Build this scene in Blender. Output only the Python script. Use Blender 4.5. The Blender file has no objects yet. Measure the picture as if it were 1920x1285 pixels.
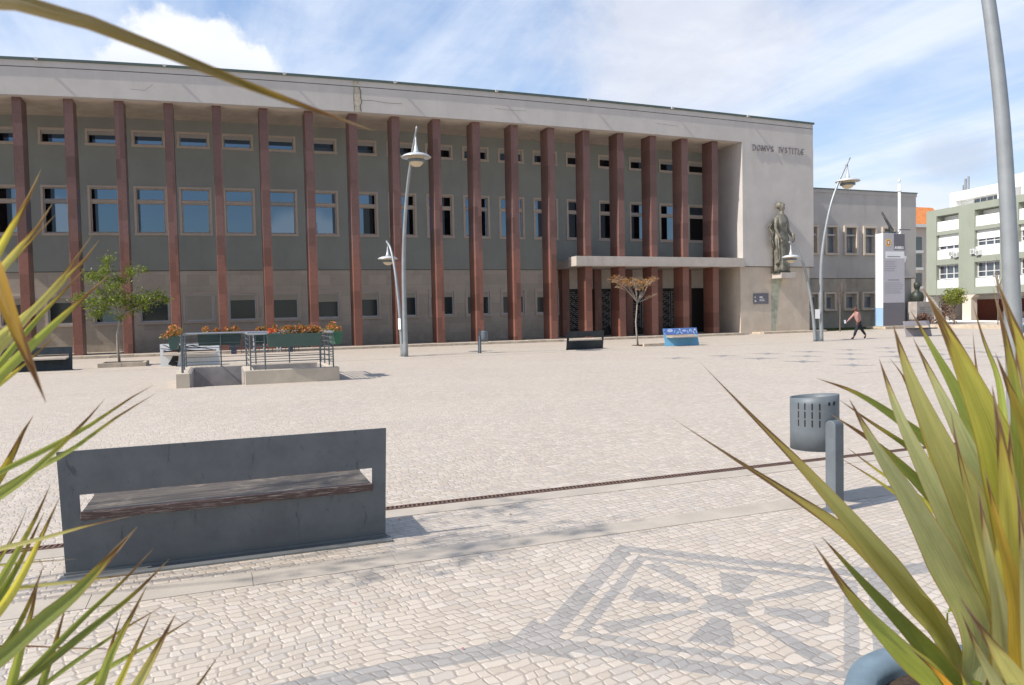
import bpy, bmesh, math, random
from mathutils import Vector, Matrix, Euler
from math import radians, sin, cos, pi, sqrt, atan2, hypot
random.seed(7)
scene = bpy.context.scene
COL = scene.collection

# ------------------------------------------------------------------ camera
CP = Vector((8.830, -43.496, 1.807))
YAW, PITCH, ROLL, FPX = 0.3704, -0.0393, -0.0206, 1419.5
_f = Vector((sin(YAW)*cos(PITCH), cos(YAW)*cos(PITCH), sin(PITCH)))
_r = Vector((cos(YAW), -sin(YAW), 0)); _u = _r.cross(_f)
CR = _r*cos(ROLL) + _u*sin(ROLL); CU = _u*cos(ROLL) - _r*sin(ROLL); CF = _f
cam = bpy.data.cameras.new('camera'); camo = bpy.data.objects.new('camera', cam); COL.objects.link(camo)
m = Matrix.Identity(4)
for i, a in enumerate((CR, CU, -CF)):
    for j in range(3): m[j][i] = a[j]
m.translation = CP
camo.matrix_world = m
cam.sensor_width = 36; cam.lens = FPX/1920*36; cam.clip_start = 0.05; cam.clip_end = 3000
cam.dof.use_dof = True; cam.dof.focus_distance = 9.0; cam.dof.aperture_fstop = 10.0
scene.camera = camo

# ------------------------------------------------------------------ light
SUN_EL, SUN_TRAVEL = radians(45), (1.0, 0.105)
SUN_STRENGTH, SKY_STRENGTH, EXPOSURE = 4.6, 0.115, 0.32
sl = bpy.data.lights.new('sun', 'SUN'); sl.energy = SUN_STRENGTH; sl.angle = radians(0.5); sl.color = (1, .93, .835)
so = bpy.data.objects.new('sun', sl); COL.objects.link(so)
sv = Vector((SUN_TRAVEL[0], SUN_TRAVEL[1], 0)).normalized()*cos(SUN_EL) + Vector((0, 0, -sin(SUN_EL)))
so.rotation_euler = sv.to_track_quat('-Z', 'Y').to_euler(); so.location = (0, -20, 40)
scene.view_settings.view_transform = 'Standard'; scene.view_settings.look = 'None'
scene.view_settings.exposure = EXPOSURE; scene.view_settings.gamma = 1

class NT:
    """small helper for node graphs"""
    def __init__(s, tree): s.t = tree; s.n = tree.nodes; s.l = tree.links
    def new(s, typ, **kw):
        nd = s.n.new(typ)
        for k, v in kw.items(): setattr(nd, k, v)
        return nd
    def put(s, sock, v):
        if isinstance(v, (int, float)): sock.default_value = v
        elif isinstance(v, (tuple, list, Vector)):
            v = tuple(v)
            sock.default_value = v if len(sock.default_value) == len(v) else v + (1.0,)
        else: s.l.new(v, sock)
    def m(s, op, a, b=None, c=None, clamp=False):
        nd = s.new('ShaderNodeMath', operation=op, use_clamp=clamp)
        s.put(nd.inputs[0], a)
        if b is not None: s.put(nd.inputs[1], b)
        if c is not None: s.put(nd.inputs[2], c)
        return nd.outputs[0]
    def vm(s, op, a, b=None):
        nd = s.new('ShaderNodeVectorMath', operation=op); s.put(nd.inputs[0], a)
        if b is not None: s.put(nd.inputs['Scale' if op == 'SCALE' else 1], b)
        return nd.outputs['Value'] if op in ('DOT_PRODUCT', 'LENGTH') else nd.outputs[0]
    def mix(s, f, a, b, blend='MIX'):
        nd = s.new('ShaderNodeMix', data_type='RGBA', blend_type=blend)
        s.put(nd.inputs[0], f); s.put(nd.inputs[6], a); s.put(nd.inputs[7], b)
        return nd.outputs[2]
    def noise(s, vec, scale, detail=4, rough=.55, dist=0.0):
        nd = s.new('ShaderNodeTexNoise'); s.put(nd.inputs['Vector'], vec)
        nd.inputs['Scale'].default_value = scale; nd.inputs['Detail'].default_value = detail
        nd.inputs['Roughness'].default_value = rough; nd.inputs['Distortion'].default_value = dist
        return nd
    def ramp(s, v, lo, hi, a=0.0, b=1.0, smooth=True):
        nd = s.new('ShaderNodeMapRange', interpolation_type='SMOOTHSTEP' if smooth else 'LINEAR')
        s.put(nd.inputs[0], v); s.put(nd.inputs[1], lo); s.put(nd.inputs[2], hi); s.put(nd.inputs[3], a); s.put(nd.inputs[4], b)
        return nd.outputs[0]
    def xyz(s, v):
        nd = s.new('ShaderNodeSeparateXYZ'); s.put(nd.inputs[0], v); return nd.outputs
    def comb(s, x, y, z):
        nd = s.new('ShaderNodeCombineXYZ')
        for i, q in enumerate((x, y, z)): s.put(nd.inputs[i], q)
        return nd.outputs[0]
    def bump(s, h, strength, dist=.01):
        nd = s.new('ShaderNodeBump'); nd.inputs['Strength'].default_value = strength
        nd.inputs['Distance'].default_value = dist; s.put(nd.inputs['Height'], h); return nd.outputs[0]

# ---- world: physical sky with procedural clouds by direction
w = bpy.data.worlds.new("World"); scene.world = w; w.use_nodes = True
W = NT(w.node_tree); W.n.clear()
sky = W.new('ShaderNodeTexSky', sky_type='NISHITA', sun_disc=False)
sky.sun_elevation = SUN_EL
sky.sun_rotation = atan2(-SUN_TRAVEL[0], -SUN_TRAVEL[1]); sky.air_density = 1.0; sky.dust_density = 1.2; sky.ozone_density = 1.5
tc = W.new('ShaderNodeTexCoord'); D = tc.outputs['Generated']
dx, dy, dz = W.xyz(D)
inv = W.m('DIVIDE', 1.0, W.m('ADD', W.m('MAXIMUM', dz, 0.0), 0.12))
P = W.comb(W.m('MULTIPLY', dx, inv), W.m('MULTIPLY', dy, inv), 0.0)
CA = radians(27)   # the cirrus bands run this way over the square
mp = W.new('ShaderNodeMapping'); W.put(mp.inputs[0], P); mp.inputs['Rotation'].default_value = (0, 0, CA); mp.inputs['Scale'].default_value = (1.0, .17, 1)
n1 = W.noise(mp.outputs[0], 1.55, 9, .6, .5).outputs[0]
n2 = W.noise(P, .55, 3, .5).outputs[0]
n3 = W.noise(P, 3.2, 8, .62, .3).outputs[0]
cir = W.m('ADD', W.m('ADD', W.m('MULTIPLY', n1, .62), W.m('MULTIPLY', n2, .38)), W.m('MULTIPLY', n3, .16))
cmask = W.ramp(cir, .47, .72)
# heap clouds: a few round masses at set compass directions
def direction(az, el):
    return Vector((sin(az)*cos(el), cos(az)*cos(el), sin(el)))
def pxdir(px, py):
    return (CF + CR*((px-960)/FPX) + CU*((642.5-py)/FPX)).normalized()
n4 = W.noise(D, 9.0, 9, .62, .2).outputs[0]; n5 = W.noise(D, 26.0, 6, .6).outputs[0]
nn = W.m('ADD', W.m('MULTIPLY', W.m('SUBTRACT', n4, .5), 1.3), W.m('MULTIPLY', W.m('SUBTRACT', n5, .5), .5))
def heap(c, rx, rz, edge=.25):
    c = Vector(c); side = Vector((c.y, -c.x, 0)).normalized(); up = side.cross(c)
    u = W.m('DIVIDE', W.vm('DOT_PRODUCT', D, side), rx); v = W.m('DIVIDE', W.m('SUBTRACT', W.vm('DOT_PRODUCT', D, up), 0.0), rz)
    q = W.m('SQRT', W.m('ADD', W.m('MULTIPLY', u, u), W.m('MULTIPLY', v, v)))
    q = W.m('ADD', q, W.m('MULTIPLY', W.m('LESS_THAN', W.vm('DOT_PRODUCT', D, c), 0.0), 50.0))
    q = W.m('SUBTRACT', q, W.m('MULTIPLY', nn, 1.25))
    return W.ramp(q, 1.0-edge, 1.0+edge, 1.0, 0.0), v
h1, v1 = heap(pxdir(335, 118), .088, .058, .14)
h2, v2 = heap(pxdir(1290, 60), .14, .11, .55)
h3, v3 = heap(pxdir(1650, 375), .12, .022, .3)
h4, v4 = heap(pxdir(1790, 300), .045, .028, .5)
h5, v5 = heap(pxdir(1690, 400), .07, .03, .25)
h6, _ = heap(direction(radians(173.5), radians(5.6)), .060, .034, .2)
h7, _ = heap(direction(radians(190), radians(5.8)), .035, .032, .2)
base = W.vm('SCALE', sky.outputs[0], SKY_STRENGTH*1.0)
horizon = W.ramp(dz, 0.0, .40, .80, .50)
front = W.ramp(dy, -.35, .15)
c0 = W.mix(W.m('MULTIPLY', horizon, front), base, W.mix(W.ramp(dz, .05, .42), (.56, .72, .93), (.33, .51, .87)))
c0 = W.mix(W.m('MULTIPLY', cmask, W.m('ADD', .22, W.m('MULTIPLY', front, .60))), c0, (.76, .81, .90))
c0 = W.mix(W.m('MULTIPLY', h2, .80), c0, W.mix(n3, (.55, .57, .64), (.82, .83, .88)))
c0 = W.mix(W.m('MULTIPLY', h1, .85), c0, W.mix(W.ramp(v1, -.9, .5), (.60, .65, .76), (.86, .87, .89)))
c0 = W.mix(W.m('MULTIPLY', W.m('MAXIMUM', h3, h5), .75), c0, W.mix(n4, (.60, .66, .76), (.86, .88, .92)))
c0 = W.mix(W.m('MULTIPLY', h4, .55), c0, (.48, .53, .63))
c0 = W.mix(W.m('MULTIPLY', W.m('MAXIMUM', h6, h7), .8), c0, (.80, .81, .84))
bg = W.new('ShaderNodeBackground'); W.put(bg.inputs[0], c0); bg.inputs[1].default_value = 1.0
wo = W.new('ShaderNodeOutputWorld'); W.l.new(bg.outputs[0], wo.inputs[0])

# ------------------------------------------------------------------ photo-to-plane helpers (each point lands on a real plane)
def ray(px, py): return CR*((px-960)/FPX) + CU*((642.5-py)/FPX) + CF
def N(px, py, Z=None, Y=None, X=None, D=None):
    d = ray(px, py)
    if D is not None: return CP + d*D
    t = (Z-CP.z)/d.z if Z is not None else (Y-CP.y)/d.y if Y is not None else (X-CP.x)/d.x
    return CP + d*t

# ------------------------------------------------------------------ materials
MATS = {}
def mat(name, col, rough=.7, metal=0.0, var=.0, scale=3.0, bump=0.0, bscale=40.0, spec=.5, ior=1.45, stains=0.0, bd=.005, coord='Object'):
    if name in MATS: return MATS[name]
    mt = bpy.data.materials.new(name); mt.use_nodes = True; T = NT(mt.node_tree)
    bs = T.n['Principled BSDF']; bs.inputs['Roughness'].default_value = rough; bs.inputs['Metallic'].default_value = metal
    bs.inputs['Specular IOR Level'].default_value = spec; bs.inputs['IOR'].default_value = ior
    c = col
    g = T.new('ShaderNodeNewGeometry').outputs['Position']
    if var or stains:
        n = T.noise(g, scale, 6, .6).outputs[0]
        c = T.mix(T.ramp(n, .25, .75), tuple(x*(1-var) for x in col), tuple(min(1, x*(1+var)) for x in col))
        if stains:
            mp = T.new('ShaderNodeMapping'); T.put(mp.inputs[0], g); mp.inputs['Scale'].default_value = (1.4, 1.4, .22)
            n2 = T.noise(mp.outputs[0], 1.3, 7, .65).outputs[0]
            c = T.mix(T.ramp(n2, .48, .75, 0, stains), c, tuple(x*.55 for x in col))
        T.put(bs.inputs['Base Color'], c)
    else: T.put(bs.inputs['Base Color'], tuple(col)+(1,))
    if bump:
        T.put(bs.inputs['Normal'], T.bump(T.noise(g, bscale, 5, .6).outputs[0], bump, bd))
    MATS[name] = mt; return mt
def sample(c, k=1.0): return tuple((x/255/12.92 if x/255 <= .04045 else ((x/255+.055)/1.055)**2.4)*k for x in c)

def cobble(name, mosaic=False, dark=False, w=.088, h=.068, rot=.22):
    mt = bpy.data.materials.new(name); mt.use_nodes = True; T = NT(mt.node_tree); bs = T.n['Principled BSDF']
    g = T.new('ShaderNodeNewGeometry').outputs['Position']; x, y, z = T.xyz(g)
    flat = T.comb(x, y, 0.0)
    lw = T.vm('SCALE', T.vm('SUBTRACT', T.noise(flat, .33, 2, .5).outputs['Color'], (.5, .5, .5)), .9)
    hw = T.vm('SCALE', T.vm('SUBTRACT', T.noise(flat, 8.0, 2, .5).outputs['Color'], (.5, .5, .5)), .060)
    px, py, _ = T.xyz(T.vm('ADD', T.vm('ADD', flat, lw), hw))
    R_ = rot; cr, sr = cos(R_), sin(R_)
    a = T.m('ADD', T.m('MULTIPLY', px, cr), T.m('MULTIPLY', py, sr)); b = T.m('SUBTRACT', T.m('MULTIPLY', py, cr), T.m('MULTIPLY', px, sr))
    vb = T.m('DIVIDE', b, h); row = T.m('FLOOR', vb); fv = T.m('SUBTRACT', vb, row)
    wr = T.new('ShaderNodeTexWhiteNoise', noise_dimensions='1D'); T.put(wr.inputs['W'], row); wr1, wr2, wr3 = T.xyz(wr.outputs['Color'])
    wid = T.m('MULTIPLY', w, T.m('ADD', .85, T.m('MULTIPLY', wr2, .4)))
    va = T.m('ADD', T.m('DIVIDE', a, wid), T.m('MULTIPLY', wr1, 7.0))
    va = T.m('ADD', va, T.m('MULTIPLY', T.m('SINE', T.m('ADD', T.m('MULTIPLY', va, 2.1), T.m('MULTIPLY', wr3, 9.0))), .20))
    colm = T.m('FLOOR', va); fu = T.m('SUBTRACT', va, colm)
    wn = T.new('ShaderNodeTexWhiteNoise', noise_dimensions='2D'); T.put(wn.inputs['Vector'], T.comb(colm, row, 0.0)); r1 = T.xyz(wn.outputs['Color'])
    du = T.m('MULTIPLY', T.m('MINIMUM', fu, T.m('SUBTRACT', 1.0, fu)), wid); dv = T.m('MULTIPLY', T.m('MINIMUM', fv, T.m('SUBTRACT', 1.0, fv)), h)
    dist = T.m('MINIMUM', du, dv)
    dist = T.m('SUBTRACT', dist, T.m('MULTIPLY', T.m('MAXIMUM', T.m('SUBTRACT', .012, T.m('MAXIMUM', du, dv)), 0.0), .6))
    edge = T.ramp(dist, .0008, .0060)
    lightc = T.mix(r1[0], (.425, .365, .300), (.535, .468, .395))
    lightc = T.mix(T.m('MULTIPLY', T.m('GREATER_THAN', r1[1], .80), .6), lightc, (.41, .375, .345))
    lightc = T.mix(T.m('MULTIPLY', T.m('GREATER_THAN', r1[2], .9), .5), lightc, (.60, .54, .475))
    darkc = T.mix(r1[0], (.200, .200, .205), (.290, .285, .282))
    fine = T.noise(g, 60, 4, .6).outputs[0]; big = T.noise(g, .35, 5, .6).outputs[0]; mid = T.noise(g, 2.1, 6, .65).outputs[0]
    c = darkc if dark else lightc
    if mosaic:
        # each stone takes one colour, so the figure follows whole stones
        oa = T.m('MULTIPLY', T.m('SUBTRACT', fu, .5), wid); ob = T.m('MULTIPLY', T.m('SUBTRACT', fv, .5), h)
        sx = T.m('SUBTRACT', x, T.m('SUBTRACT', T.m('MULTIPLY', oa, cr), T.m('MULTIPLY', ob, sr)))
        sy = T.m('SUBTRACT', y, T.m('ADD', T.m('MULTIPLY', oa, sr), T.m('MULTIPLY', ob, cr)))
        sx = T.m('ADD', T.m('MULTIPLY', sx, .12), T.m('MULTIPLY', x, .88)); sy = T.m('ADD', T.m('MULTIPLY', sy, .12), T.m('MULTIPLY', y, .88))
        u = T.m('SUBTRACT', sx, 11.66); vv = T.m('SUBTRACT', sy, -39.72)
        rep = 5.2
        um = T.m('SUBTRACT', T.m('FLOORED_MODULO', T.m('ADD', u, rep/2), rep), rep/2)
        au, av = T.m('ABSOLUTE', um), T.m('ABSOLUTE', vv)
        d1 = T.m('ADD', au, av)
        def band(q, a, b): return T.m('MULTIPLY', T.m('GREATER_THAN', q, a), T.m('LESS_THAN', q, b))
        mk = T.m('MAXIMUM', band(d1, 1.13, 1.32), band(d1, .93, 1.04))
        mk = T.m('MAXIMUM', mk, T.m('MULTIPLY', T.m('LESS_THAN', av, .085), T.m('GREATER_THAN', d1, 1.25)))
        mk = T.m('MAXIMUM', mk, T.m('MULTIPLY', T.m('LESS_THAN', av, T.m('SUBTRACT', .26, T.m('MULTIPLY', T.m('SUBTRACT', au, 1.18), .9))), band(au, 1.14, 1.5)))
        r = T.m('SQRT', T.m('ADD', T.m('MULTIPLY', um, um), T.m('MULTIPLY', vv, vv)))
        th = T.m('ARCTAN2', vv, um)
        seg = pi/4
        k = T.m('ROUND', T.m('DIVIDE', th, seg))
        a_ = T.m('SUBTRACT', th, T.m('MULTIPLY', k, seg))
        al = T.m('MULTIPLY', r, T.m('COSINE', a_)); pe = T.m('ABSOLUTE', T.m('MULTIPLY', r, T.m('SINE', a_)))
        odd = T.m('FLOORED_MODULO', k, 2.0)
        rmax = T.m('SUBTRACT', .84, T.m('MULTIPLY', odd, .26)); slope = T.m('ADD', .085, T.m('MULTIPLY', odd, .125))
        rayk = T.m('MULTIPLY', T.m('LESS_THAN', pe, T.m('ADD', T.m('MULTIPLY', al, slope), .006)), T.m('MULTIPLY', T.m('GREATER_THAN', al, .22), T.m('LESS_THAN', al, rmax)))
        mk = T.m('MAXIMUM', mk, rayk)
        core = T.m('LESS_THAN', r, T.m('ADD', .15, T.m('MULTIPLY', T.m('COSINE', T.m('MULTIPLY', th, 4.0)), .04)))
        mk = T.m('MAXIMUM', mk, core)
        mk = T.m('MULTIPLY', mk, T.m('LESS_THAN', y, -38.2))
        c = T.mix(T.m('MULTIPLY', mk, .93), c, darkc)
    c = T.mix(T.ramp(big, .3, .72, 0, .32), c, (.56, .50, .42) if not dark else (.34, .335, .345))
    c = T.mix(T.ramp(mid, .5, .8, 0, .25), c, (.40, .365, .335))
    c = T.mix(T.ramp(fine, .35, .8, 0, .22), c, (.38, .35, .32))
    mp = T.new('ShaderNodeMapping'); T.put(mp.inputs[0], g); mp.inputs['Scale'].default_value = (.16, .5, 1)
    c = T.mix(T.ramp(T.noise(mp.outputs[0], 1.0, 6, .6).outputs[0], .50, .72, 0, .30), c, (.41, .385, .355))
    c = T.mix(T.ramp(T.noise(g, 1.1, 9, .75).outputs[0], .60, .70, 0, .30), c, (.30, .27, .24))
    c = T.mix(T.ramp(T.noise(g, 14.0, 3, .6).outputs[0], .70, .76, 0, .5), c, (.24, .20, .17))
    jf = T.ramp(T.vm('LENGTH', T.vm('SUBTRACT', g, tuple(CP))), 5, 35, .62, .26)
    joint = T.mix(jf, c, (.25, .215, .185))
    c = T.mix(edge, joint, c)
    T.put(bs.inputs['Base Color'], c); bs.inputs['Roughness'].default_value = .62; bs.inputs['Specular IOR Level'].default_value = .35
    hgt = T.m('ADD', T.m('MULTIPLY', T.ramp(dist, 0, .014), .8), T.m('ADD', T.m('MULTIPLY', fine, .3), T.m('MULTIPLY', r1[2], .25)))
    T.put(bs.inputs['Normal'], T.bump(hgt, .5, .010))
    MATS[name] = mt; return mt
cobble('cobble', mosaic=True); cobble('cobble_dark', dark=True)

def stone_blocks(name, col, bw, bh, tone=.12, joint=.6, stains=.35):
    mt = bpy.data.materials.new(name); mt.use_nodes = True; T = NT(mt.node_tree); bs = T.n['Principled BSDF']
    g = T.new('ShaderNodeNewGeometry').outputs['Position']; x, y, z = T.xyz(g)
    br = T.new('ShaderNodeTexBrick'); T.put(br.inputs['Vector'], T.comb(T.m('ADD', x, y), z, 0.0))
    br.inputs['Scale'].default_value = 1; br.inputs['Brick Width'].default_value = bw; br.inputs['Row Height'].default_value = bh
    br.inputs['Mortar Size'].default_value = .008; br.inputs['Mortar Smooth'].default_value = .3
    T.put(br.inputs['Color1'], tuple(q*(1-tone) for q in col)); T.put(br.inputs['Color2'], tuple(q*(1+tone) for q in col)); T.put(br.inputs['Mortar'], tuple(q*joint for q in col))
    c = br.outputs['Color']
    n = T.noise(g, 1.7, 7, .65).outputs[0]
    c = T.mix(T.ramp(n, .45, .8, 0, .4), c, tuple(q*.62 for q in col))
    low = T.ramp(z, .1, 1.7, 1, 0)
    n2 = T.noise(g, 2.6, 6, .7).outputs[0]
    c = T.mix(T.m('MULTIPLY', low, T.ramp(n2, .3, .7, .1, stains*1.6)), c, tuple(q*f for q, f in zip(col, (.5, .47, .42))))
    T.put(bs.inputs['Base Color'], c); bs.inputs['Roughness'].default_value = .75
    T.put(bs.inputs['Normal'], T.bump(T.noise(g, 30, 5, .6).outputs[0], .25, .004))
    MATS[name] = mt; return mt
stone_blocks('base_stone', (.53, .465, .39), 1.15, .62, tone=.09, joint=.72)


def marble_red():
    mt = bpy.data.materials.new('red_marble'); mt.use_nodes = True; T = NT(mt.node_tree); bs = T.n['Principled BSDF']
    g = T.new('ShaderNodeNewGeometry').outputs['Position']; x, y, z = T.xyz(g)
    cx = T.m('FLOOR', T.m('DIVIDE', T.m('ADD', x, .3), 2.4)); q = T.m('ADD', z, T.m('MULTIPLY', T.m('SINE', T.m('MULTIPLY', cx, 7.3)), .5))
    zc = T.m('DIVIDE', q, 1.05); cz = T.m('FLOOR', zc)
    wn = T.new('ShaderNodeTexWhiteNoise', noise_dimensions='2D'); T.put(wn.inputs[0], T.comb(cx, cz, 0.0))
    v = wn.outputs['Value']
    hz = T.ramp(z, 4.4, 6.6)
    c1 = T.mix(v, (.150, .062, .045), (.265, .115, .085)); c2 = T.mix(v, (.130, .070, .060), (.200, .112, .100))
    c = T.mix(T.m('MULTIPLY', hz, .9), c1, c2)
    n = T.noise(g, 7, 7, .65).outputs[0]; c = T.mix(T.ramp(n, .4, .75, 0, .35), c, (.075, .032, .027))
    fr = T.m('ABSOLUTE', T.m('SUBTRACT', T.m('FRACT', zc), .5)); c = T.mix(T.ramp(fr, .488, .497, 0, .5, False), c, (.24, .14, .11))
    T.put(bs.inputs['Base Color'], c); bs.inputs['Roughness'].default_value = .33; bs.inputs['Specular IOR Level'].default_value = .4
    MATS['red_marble'] = mt
marble_red()

mat('upper_stucco', (.315, .335, .312), .85, var=.07, scale=.6, stains=.16, bump=.1, bscale=25)
mat('fascia_stucco', (.52, .492, .472), .85, var=.06, scale=.8, stains=.18, bump=.12, bscale=30)
mat('pier_stone', (.56, .48, .395), .8, var=.10, scale=1.0, stains=.30, bump=.15, bscale=30)
mat('soffit', (.60, .52, .44), .9, var=.12, scale=1.3, stains=.25)
mat('annex_stucco', (.445, .425, .41), .85, var=.05, scale=.7, stains=.2, bump=.12, bscale=30)
mat('annex_base', (.36, .325, .28), .85, var=.18, scale=.8, stains=.5, bump=.2, bscale=20)
mat('window_stone', (.56, .48, .415), .75, var=.06, scale=4)
mat('annex_trim', (.56, .48, .40), .75, var=.06, scale=4)
mat('sash_grey', (.42, .40, .38), .5, var=.04)
mat('sash_white', (.62, .63, .65), .4)
mat('blind_cream', (.50, .46, .38), .7, var=.04)
mat('roof_cap', (.10, .135, .125), .45, metal=.3, var=.1)
mat('dark_line', (.10, .085, .08), .8)
mat('patch_cream', (.46, .42, .34), .9, var=.25, scale=5, stains=.5)
mat('canopy_stone', (.47, .425, .385), .85, var=.08, scale=2, stains=.3)
mat('kerb_stone', (.46, .39, .31), .85, var=.22, scale=2.2, bump=.4, bscale=18, bd=.01)
mat('pale_concrete', (.50, .44, .36), .85, var=.10, scale=2.0, stains=.2, bump=.3, bscale=30)
mat('strip_concrete', (.41, .365, .31), .8, var=.12, scale=2.6, bump=.25, bscale=45)
mat('rust', (.15, .088, .066), .8, metal=.2, var=.35, scale=20)
mat('hole_dark', (.02, .018, .016), .9)
mat('bench_dark', (.032, .040, .047), .45, metal=.3, var=.25, scale=4)
mat('bench_green_dark', (.035, .050, .052), .5, metal=.2, var=.2)
mat('lamp_steel', (.285, .305, .32), .42, metal=.35, var=.12, scale=3, stains=.2)
mat('lamp_shade', (.56, .585, .60), .35, metal=.2)
mat('lamp_glass', (.58, .48, .33), .3)
mat('shade_inside', (.62, .59, .52), .6)
mat('bin_steel', (.135, .158, .178), .55, metal=.15, var=.12, scale=5, stains=.25)
mat('bronze', (.190, .180, .148), .55, metal=.35, var=.5, scale=3.2, bump=.3, bscale=14, bd=.02)
mat('bronze_dark', (.05, .06, .05), .5, metal=.4, var=.3)
mat('verdigris', (.37, .385, .31), .9, var=.2, scale=3)
mat('sign_grey', (.16, .155, .18), .6, var=.03)
mat('sign_pale', (.48, .47, .52), .6, var=.02)
mat('sign_white', (.80, .82, .84), .6)
mat('sign_blue', (.30, .47, .68), .6)
mat('text_grey', (.25, .25, .28), .6)
mat('text_white', (.85, .85, .87), .6)
mat('emblem_yellow', (.80, .55, .08), .6); mat('emblem_red', (.55, .05, .05), .6)
mat('solar', (.07, .085, .11), .2)
mat('white_paint', (.80, .80, .80), .5)
mat('rail_steel', (.115, .135, .155), .4, metal=.5)
mat('rail_bright', (.42, .45, .48), .35, metal=.6)
mat('green_plastic', (.055, .105, .092), .45, var=.08)
mat('green_plastic_light', (.04, .15, .085), .45, var=.08)
mat('soil', (.06, .04, .028), .95, var=.4, scale=30, bump=1, bscale=60, bd=.02)
mat('marble_grey', (.44, .40, .38), .45, var=.2, scale=2.5, stains=.5)
mat('bark', (.20, .155, .115), .9, var=.25, scale=20, bump=.5, bscale=40)
mat('bark_grey', (.30, .26, .22), .9, var=.2, scale=20)
mat('bare_twigs', (.15, .12, .11), .9)
mat('metal_gate', (.42, .43, .44), .4, metal=.4)
mat('door_dark', (.012, .012, .013), .35)
mat('red_rail', (.24, .06, .045), .6)
mat('blue_cloth', (.04, .055, .085), .8)
mat('far_green', (.285, .310, .255), .9, var=.05, scale=.5, stains=.12)
mat('far_green_dark', (.30, .32, .28), .9)
mat('far_white', (.80, .80, .78), .7)
mat('far_cream', (.62, .55, .47), .8)
mat('orange_tile', (.62, .22, .07), .85, var=.15, scale=2)
mat('cafe_red', (.20, .06, .04), .8, var=.1)
mat('cafe_ceiling', (.42, .40, .38), .8)
mat('chair_pink', (.50, .36, .33), .6)
mat('pot_blue', (.155, .215, .26), .5, var=.18, scale=9, bump=.25, bscale=25)
mat('grass', (.065, .095, .022), .9, var=.4, scale=4)
mat('skin', (.42, .18, .13), .6); mat('shirt', (.38, .22, .20), .85, var=.1, scale=12); mat('trousers', (.022, .024, .032), .85)
mat('shoe', (.15, .045, .035), .5); mat('hair', (.10, .05, .035), .8); mat('paper', (.62, .70, .82), .6)
mat('black_paint', (.015, .018, .02), .6)
mat('bench_white', (.72, .74, .76), .5, var=.03)
mat('plank_bright', (.46, .40, .34), .6, var=.1)

def glass(name, col, ior, rough=.03):
    m_ = mat(name, col, rough, spec=.5, ior=ior); return m_
mat('pane', (.150, .205, .265), .03, metal=1.0); glass('pane_dull', (.035, .048, .052), 1.55, .12); glass('pane_open_or_reflection', (.008, .009, .011), 1.5)
glass('far_pane', (.05, .06, .07), 1.9, .1); glass('annex_pane', (.14, .165, .195), 1.8, .12)

def worn_steel():
    mt = bpy.data.materials.new('bench_steel'); mt.use_nodes = True; T = NT(mt.node_tree); bs = T.n['Principled BSDF']
    g = T.new('ShaderNodeNewGeometry').outputs['Position']; x, y, z = T.xyz(g)
    c = T.mix(T.ramp(T.noise(g, 2.2, 7, .65).outputs[0], .3, .75), (.092, .108, .124), (.135, .155, .175))
    mp = T.new('ShaderNodeMapping'); T.put(mp.inputs[0], g); mp.inputs['Scale'].default_value = (5.0, 5.0, 1.6)
    smu = T.noise(mp.outputs[0], 2.2, 5, .75, 1.2).outputs[0]
    c = T.mix(T.ramp(smu, .60, .68, 0, .55), c, (.035, .042, .05))
    c = T.mix(T.ramp(z, .16, .02, 0, .35), c, (.26, .25, .23))
    sc = T.new('ShaderNodeMapping'); T.put(sc.inputs[0], g); sc.inputs['Scale'].default_value = (2, 2, 40); sc.inputs['Rotation'].default_value = (0, .5, 0)
    c = T.mix(T.ramp(T.noise(sc.outputs[0], 3, 3, .7).outputs[0], .70, .74, 0, .35), c, (.22, .24, .26))
    T.put(bs.inputs['Base Color'], c); T.put(bs.inputs['Roughness'], T.ramp(smu, .3, .7, .42, .62)); bs.inputs['Metallic'].default_value = .15
    T.put(bs.inputs['Normal'], T.bump(T.noise(g, 60, 3, .6).outputs[0], .12, .002)); MATS['bench_steel'] = mt
worn_steel()
def wood_dark():
    mt = bpy.data.materials.new('weathered_wood'); mt.use_nodes = True; T = NT(mt.node_tree); bs = T.n['Principled BSDF']
    g = T.new('ShaderNodeNewGeometry').outputs['Position']
    mp = T.new('ShaderNodeMapping'); T.put(mp.inputs[0], g); mp.inputs['Scale'].default_value = (1.2, 26, 26)
    n = T.noise(mp.outputs[0], 1.6, 8, .7).outputs[0]; n2 = T.noise(g, 3.2, 4, .6).outputs[0]
    c = T.mix(T.ramp(n, .35, .7), (.050, .042, .036), (.155, .13, .105))
    c = T.mix(T.ramp(n2, .52, .7, 0, .55), c, (.26, .22, .175))
    T.put(bs.inputs['Base Color'], c); bs.inputs['Roughness'].default_value = .65
    T.put(bs.inputs['Normal'], T.bump(n, .5, .006)); MATS['weathered_wood'] = mt
    mt = bpy.data.materials.new('worn_edge'); mt.use_nodes = True; T = NT(mt.node_tree); bs = T.n['Principled BSDF']
    g = T.new('ShaderNodeNewGeometry').outputs['Position']; mp = T.new('ShaderNodeMapping'); T.put(mp.inputs[0], g); mp.inputs['Scale'].default_value = (3, 60, 60)
    n = T.noise(mp.outputs[0], 2, 8, .75).outputs[0]
    c = T.mix(T.ramp(n, .50, .66), (.060, .034, .030), (.33, .28, .26)); T.put(bs.inputs['Base Color'], c); bs.inputs['Roughness'].default_value = .6
    MATS['worn_edge'] = mt
wood_dark()

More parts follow.
